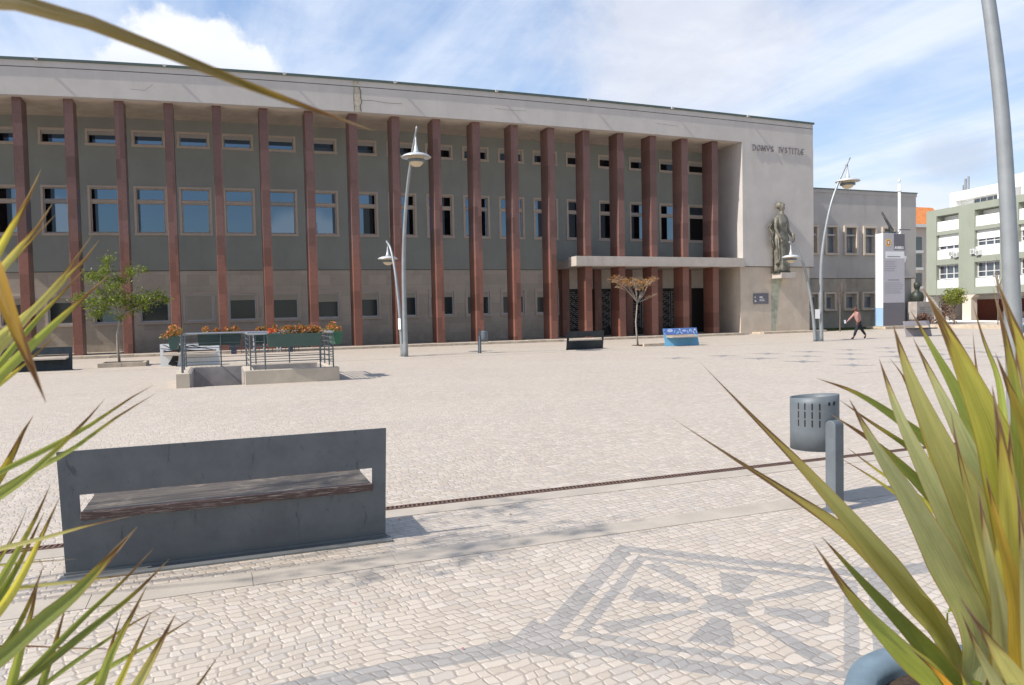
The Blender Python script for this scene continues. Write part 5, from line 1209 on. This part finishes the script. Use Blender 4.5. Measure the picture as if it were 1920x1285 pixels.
# ------------------------------------------------------------------ sword-leaf plants in the foreground
LEAFN = [0]
def chord(pts, n=10):
    P_ = [Vector(p) for p in pts]; h = [(b-a).length for a, b in zip(P_, P_[1:])]; M_ = []
    for i in range(len(P_)):
        if i == 0: M_.append((P_[1]-P_[0])/h[0])
        elif i == len(P_)-1: M_.append((P_[-1]-P_[-2])/h[-1])
        else: M_.append(((P_[i+1]-P_[i])/h[i]*h[i-1]+(P_[i]-P_[i-1])/h[i-1]*h[i])/(h[i]+h[i-1]))
    out = []
    for i in range(len(P_)-1):
        for k in range(n):
            t = k/n; out.append(P_[i]*(2*t**3-3*t*t+1)+M_[i]*h[i]*(t**3-2*t*t+t)+P_[i+1]*(-2*t**3+3*t*t)+M_[i+1]*h[i]*(t**3-t*t))
    out.append(P_[-1]); return out
def leaf(parent, pts, width_px, col, root, twist=0.0, name='leaf', nseg=48, wroot=.6, tl=.42, fold=.22, pw=.95, dry=1.0):
    """pts: tip-to-base list of (px,py,depth); the blade goes on down to the plant's crown"""
    P_ = [N(x, y, D=d_) for x, y, d_ in pts] + [Vector(root)]
    P_ = P_[::-1]
    cv = chord(P_, 12)
    L_ = [0]
    for a, b in zip(cv, cv[1:]): L_.append(L_[-1]+(b-a).length)
    tot = L_[-1]; dmid = pts[min(len(pts)-1, len(pts)//2)][2]; wm = width_px/FPX*dmid
    # resample evenly
    out = []; j = 0
    for i in range(nseg+1):
        s_ = tot*(i/nseg)
        while j < len(cv)-2 and L_[j+1] < s_: j += 1
        t = (s_-L_[j])/max(1e-6, L_[j+1]-L_[j]); out.append(cv[j].lerp(cv[j+1], min(1, t)))
    vs = []; uv = []; fs = []; nc = 5
    for i, c in enumerate(out):
        t = i/nseg; tan = (out[min(i+1, nseg)]-out[max(i-1, 0)]).normalized(); view = (c-CP).normalized()
        side = tan.cross(view).normalized(); nrm_ = side.cross(tan).normalized()
        tw = twist*(1-.4*t); sd = side*cos(tw)+nrm_*sin(tw); nn_ = nrm_*cos(tw)-side*sin(tw)
        w_ = wm*(wroot+(1-wroot)*min(1, t/.35)) if t < .35 else wm
        w_ *= min(1.0, ((1-t)*tot/tl+.006)**pw)*.5
        for k in range(nc):
            u = k/(nc-1); q = 2*u-1; vs.append(c+sd*(q*w_)+nn_*(-abs(q)*w_*fold*2)); uv.append((u, min(1.0, 1-(1-t)*tot/1.15/dry) if t < 1 else 1.0))
    for i in range(nseg):
        for k in range(nc-1): a = i*nc+k; fs.append((a, a+1, a+1+nc, a+nc))
    m_ = MB(); m_.add(vs, fs); j_ = random.uniform(.88, 1.12)
    return m_.build(name, 'blade', parent, uv=uv, smooth=True, col=tuple(c*j_ for c in col))
GREY, GRN, YEL, OLV, ORG, DRK = (.45, .46, .29), (.29, .34, .10), (.52, .48, .12), (.44, .42, .19), (.70, .34, .03), (.17, .21, .06)
BRT = (.42, .48, .14)
random.seed(51)
# right plant in its blue pot
rc = N(1878, 1322, D=1.80); PR = .315
RP = thing('potted_plant', 'large sword-leaved plant in a round blue pot filling the right foreground', 'plant', (rc.x, rc.y, 0))
zr = rc.z
m_ = MB(); m_.lathe([(PR*.62, 0), (PR*.70, .03), (PR*.97, zr-.14), (PR*.98, zr-.10), (PR*1.08, zr-.095), (PR*1.10, zr-.03), (PR*1.07, zr), (PR*.86, zr-.006), (PR*.84, zr-.03), (PR*.83, zr-.10)], 56, (rc.x, rc.y, 0), cap=False); m_.build('pot', 'pot_blue', RP, smooth=True)
m_ = MB(); m_.lathe([(0.001, zr-.025), (PR*.5, zr-.028), (PR*.84, zr-.045)], 40, (rc.x, rc.y, 0), cap=False); m_.build('soil', 'soil', RP)
RR = [
 ([(1305, 672, 1.45), (1405, 775, 1.46), (1500, 872, 1.48), (1600, 985, 1.52), (1700, 1110, 1.6), (1775, 1210, 1.72)], 62, OLV, .25),
 ([(1243, 773, 1.5), (1380, 862, 1.5), (1480, 925, 1.52), (1570, 985, 1.54), (1680, 1085, 1.6), (1790, 1225, 1.74)], 50, OLV, .3),
 ([(1524, 1018, 1.35), (1590, 1110, 1.36), (1680, 1210, 1.45), (1755, 1280, 1.6)], 62, GRN, .15),
 ([(1540, 1006, 1.42), (1620, 1095, 1.45), (1700, 1180, 1.5), (1770, 1260, 1.6)], 52, DRK, .3),
 ([(1703, 1213, 1.2), (1745, 1250, 1.22), (1790, 1300, 1.3)], 46, ORG, .2),
 ([(1592, 748, 1.35), (1640, 835, 1.37), (1700, 930, 1.42), (1770, 1060, 1.5), (1830, 1200, 1.65)], 78, GREY, .12),
 ([(1648, 672, 1.5), (1682, 770, 1.5), (1733, 880, 1.52), (1798, 1010, 1.56), (1872, 1180, 1.7)], 66, GREY, .2),
 ([(1674, 608, 1.4), (1700, 690, 1.41), (1755, 820, 1.44), (1822, 960, 1.5), (1890, 1150, 1.65)], 88, OLV, .12),
 ([(1712, 634, 1.5), (1765, 740, 1.5), (1815, 840, 1.52), (1875, 980, 1.6)], 64, GREY, .2),
 ([(1668, 672, 1.55), (1690, 700, 1.55), (1715, 760, 1.56), (1760, 880, 1.6)], 34, YEL, .3),
 ([(1706, 580, 1.55), (1750, 655, 1.55), (1800, 745, 1.57), (1840, 850, 1.6), (1870, 1000, 1.65)], 52, GRN, .2),
 ([(1731, 540, 1.3), (1775, 620, 1.3), (1820, 715, 1.33), (1875, 850, 1.4), (1910, 1020, 1.5)], 104, YEL, .1),
 ([(1823, 566, 1.6), (1845, 640, 1.6), (1868, 700, 1.62), (1885, 850, 1.66)], 28, BRT, .3),
 ([(1824, 620, 1.7), (1828, 665, 1.7), (1838, 740, 1.7), (1860, 900, 1.7)], 22, OLV, .3),
 ([(1864, 512, 1.2), (1893, 590, 1.2), (1930, 690, 1.22), (1950, 850, 1.3)], 80, YEL, .25),
 ([(1862, 540, 1.25), (1890, 650, 1.25), (1908, 760, 1.28), (1915, 900, 1.35)], 55, GRN, .25),
 ([(1866, 662, 1.1), (1900, 745, 1.12), (1940, 860, 1.18), (1950, 1000, 1.3)], 78, ORG if False else (.36, .30, .06), .2),
 ([(1860, 722, 1.15), (1874, 810, 1.16), (1888, 930, 1.2), (1892, 1080, 1.32)], 78, YEL, .15),
 ([(1782, 768, 1.3), (1797, 850, 1.3), (1830, 980, 1.36), (1872, 1130, 1.5)], 36, OLV, .35),
 ([(1530, 709, 1.6), (1600, 735, 1.6), (1680, 785, 1.6), (1760, 850, 1.6), (1820, 960, 1.64)], 44, DRK, .5),
 ([(1571, 748, 1.65), (1630, 790, 1.65), (1710, 845, 1.65), (1790, 930, 1.66)], 30, DRK, .4),
 ([(1555, 775, 1.55), (1640, 830, 1.55), (1720, 900, 1.56), (1790, 980, 1.6), (1840, 1100, 1.66)], 48, DRK, .45),
 ([(1572, 857, 1.7), (1640, 898, 1.7), (1700, 940, 1.7), (1775, 1000, 1.7), (1830, 1100, 1.72)], 22, YEL, .5),
 ([(1586, 838, 1.72), (1650, 885, 1.72), (1740, 945, 1.72), (1800, 1010, 1.72)], 26, YEL, .5),
 ([(1798, 1118, 1.1), (1840, 1180, 1.12), (1890, 1250, 1.2), (1930, 1310, 1.35)], 74, OLV, .15),
 ([(1801, 1146, 1.18), (1830, 1210, 1.2), (1865, 1275, 1.25)], 62, GREY, .2),
 ([(1846, 880, 1.15), (1870, 980, 1.16), (1900, 1100, 1.22), (1915, 1230, 1.35)], 60, (.40, .28, .05), .2),
 ([(1832, 905, 1.25), (1850, 1010, 1.25), (1872, 1120, 1.3), (1885, 1230, 1.4)], 58, GREY, .15),
 ([(1905, 890, 1.1), (1915, 1000, 1.12), (1925, 1150, 1.2)], 50, GREY, .3),
 ([(1893, 790, 1.3), (1896, 930, 1.3), (1893, 1080, 1.34), (1885, 1200, 1.42)], 72, DRK, .2),
 ([(1905, 640, 1.4), (1912, 800, 1.4), (1918, 1000, 1.45)], 70, GREY, .2),
 ([(1792, 1235, 1.3), (1803, 1265, 1.32), (1815, 1310, 1.4)], 36, YEL, .3),
 ([(1985, 420, 1.3), (1975, 700, 1.3), (1945, 950, 1.4)], 80, GRN, .2),
 ([(2100, 500, 1.5), (2060, 750, 1.5), (1980, 1000, 1.55)], 80, OLV, .2),
 ([(2250, 700, 1.7), (2150, 880, 1.7), (2000, 1080, 1.7)], 70, GRN, .2),
 ([(2300, 950, 1.9), (2180, 1050, 1.9), (2000, 1180, 1.85)], 70, OLV, .2),
]
for i, (pts, wpx, col, tw) in enumerate(RR):
    leaf(RP, pts, wpx*.80, col, (rc.x+(random.uniform(-.12, -.05) if pts[-1][0] < 1835 and pts[-1][1] > 1190 else random.uniform(-.01, .12)), rc.y+random.uniform(-.08, .06), zr-.05), twist=tw*random.choice((-1, 1)), tl=.62 if i < 2 else .42, pw=1.5 if i < 2 else .95, dry=(3.6, 5.0)[i] if i < 2 else random.choice((.8, 1.0, 1.6)))
# little flowering plant in the same pot
m_ = MB(); fl = MB(); random.seed(8)
q = N(1790, 1225, D=1.75); q.z = max(q.z, zr)
for k in range(60):
    p_ = Vector((q.x, q.y, zr))+Vector((random.gauss(0, .035), random.gauss(0, .035), abs(random.gauss(0, .05)))); u = Vector((random.uniform(-1, 1), random.uniform(-1, 1), random.uniform(-.3, 1))).normalized(); v = u.cross(Vector((random.uniform(-1, 1), random.uniform(-1, 1), 1))).normalized(); s_ = .013
    (m_ if k < 54 else fl).add([p_-u*s_, p_+v*s_*.6, p_+u*s_, p_-v*s_*.6], [(0, 1, 2, 3)])
q2 = N(1776, 1150, D=1.75); m_.tube([(q.x, q.y, zr-.04), (q2.x, q2.y, (zr+q2.z)/2), tuple(q2)], [.004, .003, .002], 5)
for k in range(5): p_ = q2-Vector((0, 0, .03*k)); u = Vector((cos(k*2.3), sin(k*2.3), .5)).normalized(); v = u.cross(Vector((0, 0, 1))).normalized(); m_.add([p_, p_+u*.02+v*.009, p_+u*.045, p_+u*.02-v*.009], [(0, 1, 2, 3)])
SD = thing('seedling', 'small dark-leaved seedling with a pink flower in the soil of the blue pot', 'plant', (q.x, q.y, zr-.05))
m_.build('leaves', 'leaf_green', SD); fl.build('flower', 'petal_pink', SD)

# left plant: crown outside the frame, leaves reaching in
random.seed(61)
lc = N(-270, 1560, D=1.62); zl = lc.z
rootU, rootL = N(-420, 1430, D=1.7), N(-130, 1620, D=1.5)
LP = thing('potted_plant', 'sword-leaved plant whose long narrow leaves reach in from the left edge', 'plant', (lc.x, lc.y, 0))
m_ = MB(); m_.lathe([(PR*.62, 0), (PR*.70, .03), (PR*.97, zl-.14), (PR*.98, zl-.10), (PR*1.08, zl-.095), (PR*1.10, zl-.03), (PR*1.07, zl), (PR*.86, zl-.006), (PR*.84, zl-.03), (PR*.83, zl-.10)], 48, (lc.x, lc.y, 0), cap=False); m_.build('pot', 'pot_blue', LP, smooth=True)
m_ = MB(); m_.lathe([(0.001, zl-.055), (PR*.5, zl-.05), (PR*.84, zl-.075)], 40, (lc.x, lc.y, 0), cap=False); m_.build('soil', 'soil', LP)
LL = [
 ([(700, 246, .62), (650, 226, .60), (560, 197, .58), (440, 152, .56), (300, 95, .55), (170, 45, .55), (60, 12, .55), (-60, 0, .57), (-230, 150, .72), (-400, 700, 1.2)], 46, (.155, .115, .035), .35),
 ([(86, 755, .75), (55, 680, .75), (18, 590, .76), (-30, 470, .78), (-120, 400, .85), (-300, 620, 1.2)], 44, (.42, .25, .04), .2),
 ([(77, 318, 1.0), (58, 362, 1.0), (20, 430, 1.0), (-40, 535, 1.05), (-200, 850, 1.3)], 25, YEL, .2),
 ([(98, 382, 1.05), (78, 416, 1.05), (35, 465, 1.06), (-40, 560, 1.1), (-200, 850, 1.3)], 25, OLV, .3),
 ([(105, 402, 1.1), (60, 450, 1.1), (0, 512, 1.1), (-80, 610, 1.15)], 14, OLV, .3),
 ([(173, 440, 1.1), (152, 472, 1.1), (120, 517, 1.1), (55, 590, 1.12), (-30, 690, 1.15), (-200, 930, 1.35)], 18, OLV, .3),
 ([(186, 450, 1.15), (176, 468, 1.15), (130, 514, 1.15), (75, 570, 1.15), (0, 632, 1.18), (-120, 740, 1.25)], 22, OLV, .2),
 ([(162, 500, 1.15), (140, 525, 1.15), (88, 578, 1.15), (30, 645, 1.18), (-60, 760, 1.25)], 16, GRN, .3),
 ([(208, 512, 1.0), (172, 545, 1.0), (110, 600, 1.02), (50, 655, 1.05), (-40, 745, 1.1), (-200, 900, 1.3)], 22, GRN, .2),
 ([(114, 620, 1.1), (88, 645, 1.1), (40, 688, 1.1), (-20, 735, 1.15)], 13, YEL, .3),
 ([(288, 722, 1.1), (247, 745, 1.1), (180, 790, 1.1), (110, 830, 1.12), (0, 885, 1.15), (-150, 980, 1.3)], 13, GRN, .3),
 ([(292, 738, 1.12), (220, 782, 1.12), (140, 840, 1.12), (50, 890, 1.15), (-80, 970, 1.25)], 12, GRN, .3),
 ([(197, 748, 1.08), (165, 785, 1.08), (120, 830, 1.08), (60, 885, 1.1), (-40, 960, 1.2)], 18, GRN, .2),
 ([(62, 780, 1.2), (45, 808, 1.2), (20, 860, 1.2), (-20, 920, 1.25), (-150, 1080, 1.4)], 30, (.32, .27, .05), .2),
 ([(95, 908, 1.2), (70, 965, 1.2), (30, 1040, 1.22), (-30, 1140, 1.3)], 18, GRN, .3),
 ([(112, 932, 1.2), (85, 990, 1.2), (40, 1080, 1.22), (-20, 1170, 1.3)], 20, YEL, .3),
 ([(83, 960, 1.25), (50, 1030, 1.25), (0, 1120, 1.28), (-80, 1220, 1.35)], 18, DRK, .3),
 ([(52, 950, 1.22), (35, 990, 1.22), (0, 1050, 1.25), (-60, 1150, 1.3)], 9, GRN, .3),
 ([(32, 985, 1.22), (15, 1020, 1.22), (-20, 1070, 1.25)], 9, GRN, .3),
 ([(245, 968, 1.1), (170, 985, 1.1), (80, 1010, 1.12), (-20, 1035, 1.15), (-200, 1110, 1.3)], 11, OLV, .4),
 ([(146, 1048, 1.3), (90, 1052, 1.3), (0, 1060, 1.3), (-150, 1120, 1.4)], 6, YEL, .4),
 ([(257, 988, 1.05), (215, 1035, 1.05), (150, 1105, 1.06), (80, 1165, 1.1), (-10, 1245, 1.15), (-200, 1310, 1.4)], 30, DRK, .2),
 ([(288, 1028, 1.15), (240, 1080, 1.15), (170, 1145, 1.15), (90, 1225, 1.18), (0, 1330, 1.3)], 12, DRK, .3),
 ([(318, 1048, 1.15), (255, 1110, 1.15), (170, 1178, 1.16), (80, 1250, 1.2), (-40, 1350, 1.3)], 15, DRK, .25),
 ([(263, 1073, 1.3), (170, 1088, 1.3), (60, 1100, 1.3), (-80, 1130, 1.35)], 8, OLV, .4),
 ([(74, 1078, 1.2), (60, 1145, 1.2), (38, 1225, 1.22), (10, 1330, 1.3)], 18, GRN, .3),
 ([(124, 1132, 1.2), (105, 1200, 1.2), (82, 1270, 1.22), (50, 1340, 1.3)], 18, DRK, .3),
 ([(276, 1098, 1.2), (248, 1152, 1.2), (215, 1215, 1.2), (180, 1300, 1.25), (90, 1400, 1.4)], 20, GRN, .25),
 ([(229, 1146, 1.22), (210, 1205, 1.22), (180, 1290, 1.25), (100, 1390, 1.4)], 14, OLV, .25),
 ([(307, 1136, 1.25), (240, 1175, 1.25), (150, 1235, 1.26), (60, 1305, 1.3)], 9, DRK, .3),
 ([(284, 1148, 1.2), (258, 1205, 1.2), (222, 1285, 1.22), (150, 1380, 1.35)], 16, YEL, .25),
 ([(330, 1150, 1.18), (296, 1215, 1.18), (255, 1290, 1.2), (180, 1390, 1.35)], 26, OLV, .2),
 ([(368, 1155, 1.25), (305, 1195, 1.25), (225, 1240, 1.26), (130, 1300, 1.3)], 11, GRN, .3),
 ([(411, 1228, 1.2), (380, 1272, 1.2), (330, 1330, 1.25), (200, 1420, 1.4)], 13, OLV, .3),
 ([(405, 1268, 1.25), (385, 1300, 1.25), (330, 1370, 1.3)], 6, OLV, .3),
 ([(245, 1218, 1.35), (150, 1216, 1.35), (0, 1212, 1.35), (-150, 1240, 1.4)], 3.5, (.2, .09, .05), .3),
 ([(82, 1060, 1.3), (60, 1120, 1.3), (20, 1200, 1.3), (-60, 1280, 1.35)], 16, DRK, .3),
 ([(-700, 500, 1.7), (-650, 800, 1.7), (-560, 1100, 1.75)], 40, GRN, .2), ([(-900, 700, 1.9), (-780, 950, 1.9), (-620, 1150, 1.85)], 40, OLV, .2), ([(-480, 350, 1.9), (-480, 700, 1.9), (-480, 1050, 1.85)], 42, GRN, .2), ([(-1000, 1000, 2.0), (-850, 1150, 2.0), (-650, 1250, 1.9)], 40, OLV, .2),
]
for i, (pts, wpx, col, tw) in enumerate(LL):
    low = pts[-1][1] > 1270 and pts[-1][0] > -120
    rt = rootL if low else rootU
    leaf(LP, pts, wpx*(1.0 if i > 20 else .85 if i > 1 else .95), col, (rt.x+random.uniform(-.06, .06), rt.y+random.uniform(-.06, .06), zl-.05), twist=tw*random.choice((-1, 1)), fold=.25, tl=.20 if i else .42, pw=.75)

# young tree beside the front bench, outside the frame on the left, whose shade falls on the paving
random.seed(71)
tree('tall slim tree left of the front bench, its light shade falling on the paving', 'tree', (1.6, -37.95, 0), [(0, 0, 0), (.05, 0, 1.8), (.0, 0, 3.2), (.1, .0, 4.2)], .05,
     [(1.0, -.95, 7.2, .35), (1.6, -.85, 7.5, .4), (2.2, -.75, 7.8, .35), (.9, -.6, 8.0, .35), (1.2, .0, 7.3, .35), (1.9, .1, 7.9, .35), (.6, -.2, 7.6, .3)], 'leaf_green', 'bark_grey', 90, .055)

random.seed(81)
DB = [(957, 965, .016, 'leaf_orange', 'small dry orange leaf lying on the paving right of the front bench'), (749, 975, .014, 'geranium', 'tiny red petal on the paving close to the right end of the front bench'), (665, 1132, .010, 'petal_pink', 'tiny pink petal on the light paving below the front bench'), (868, 1217, .010, 'petal_pink', 'tiny pink petal on the dark band of paving at the bottom')]
for px, py, r_, mn, lb_ in DB:
    c = N(px, py, Z=.006); o_ = MB(); o_.add([(c.x+r_*cos(a)*(1 if k % 2 else .6), c.y+r_*sin(a)*(1 if k % 2 else .6), .006+.004*(k % 3)) for k, a in enumerate([2*pi*q/8 for q in range(8)])], [tuple(range(8))])
    tag(o_.build('fallen_leaf' if mn == 'leaf_orange' else 'petal', mn), lb_, 'leaf' if mn == 'leaf_orange' else 'petal')
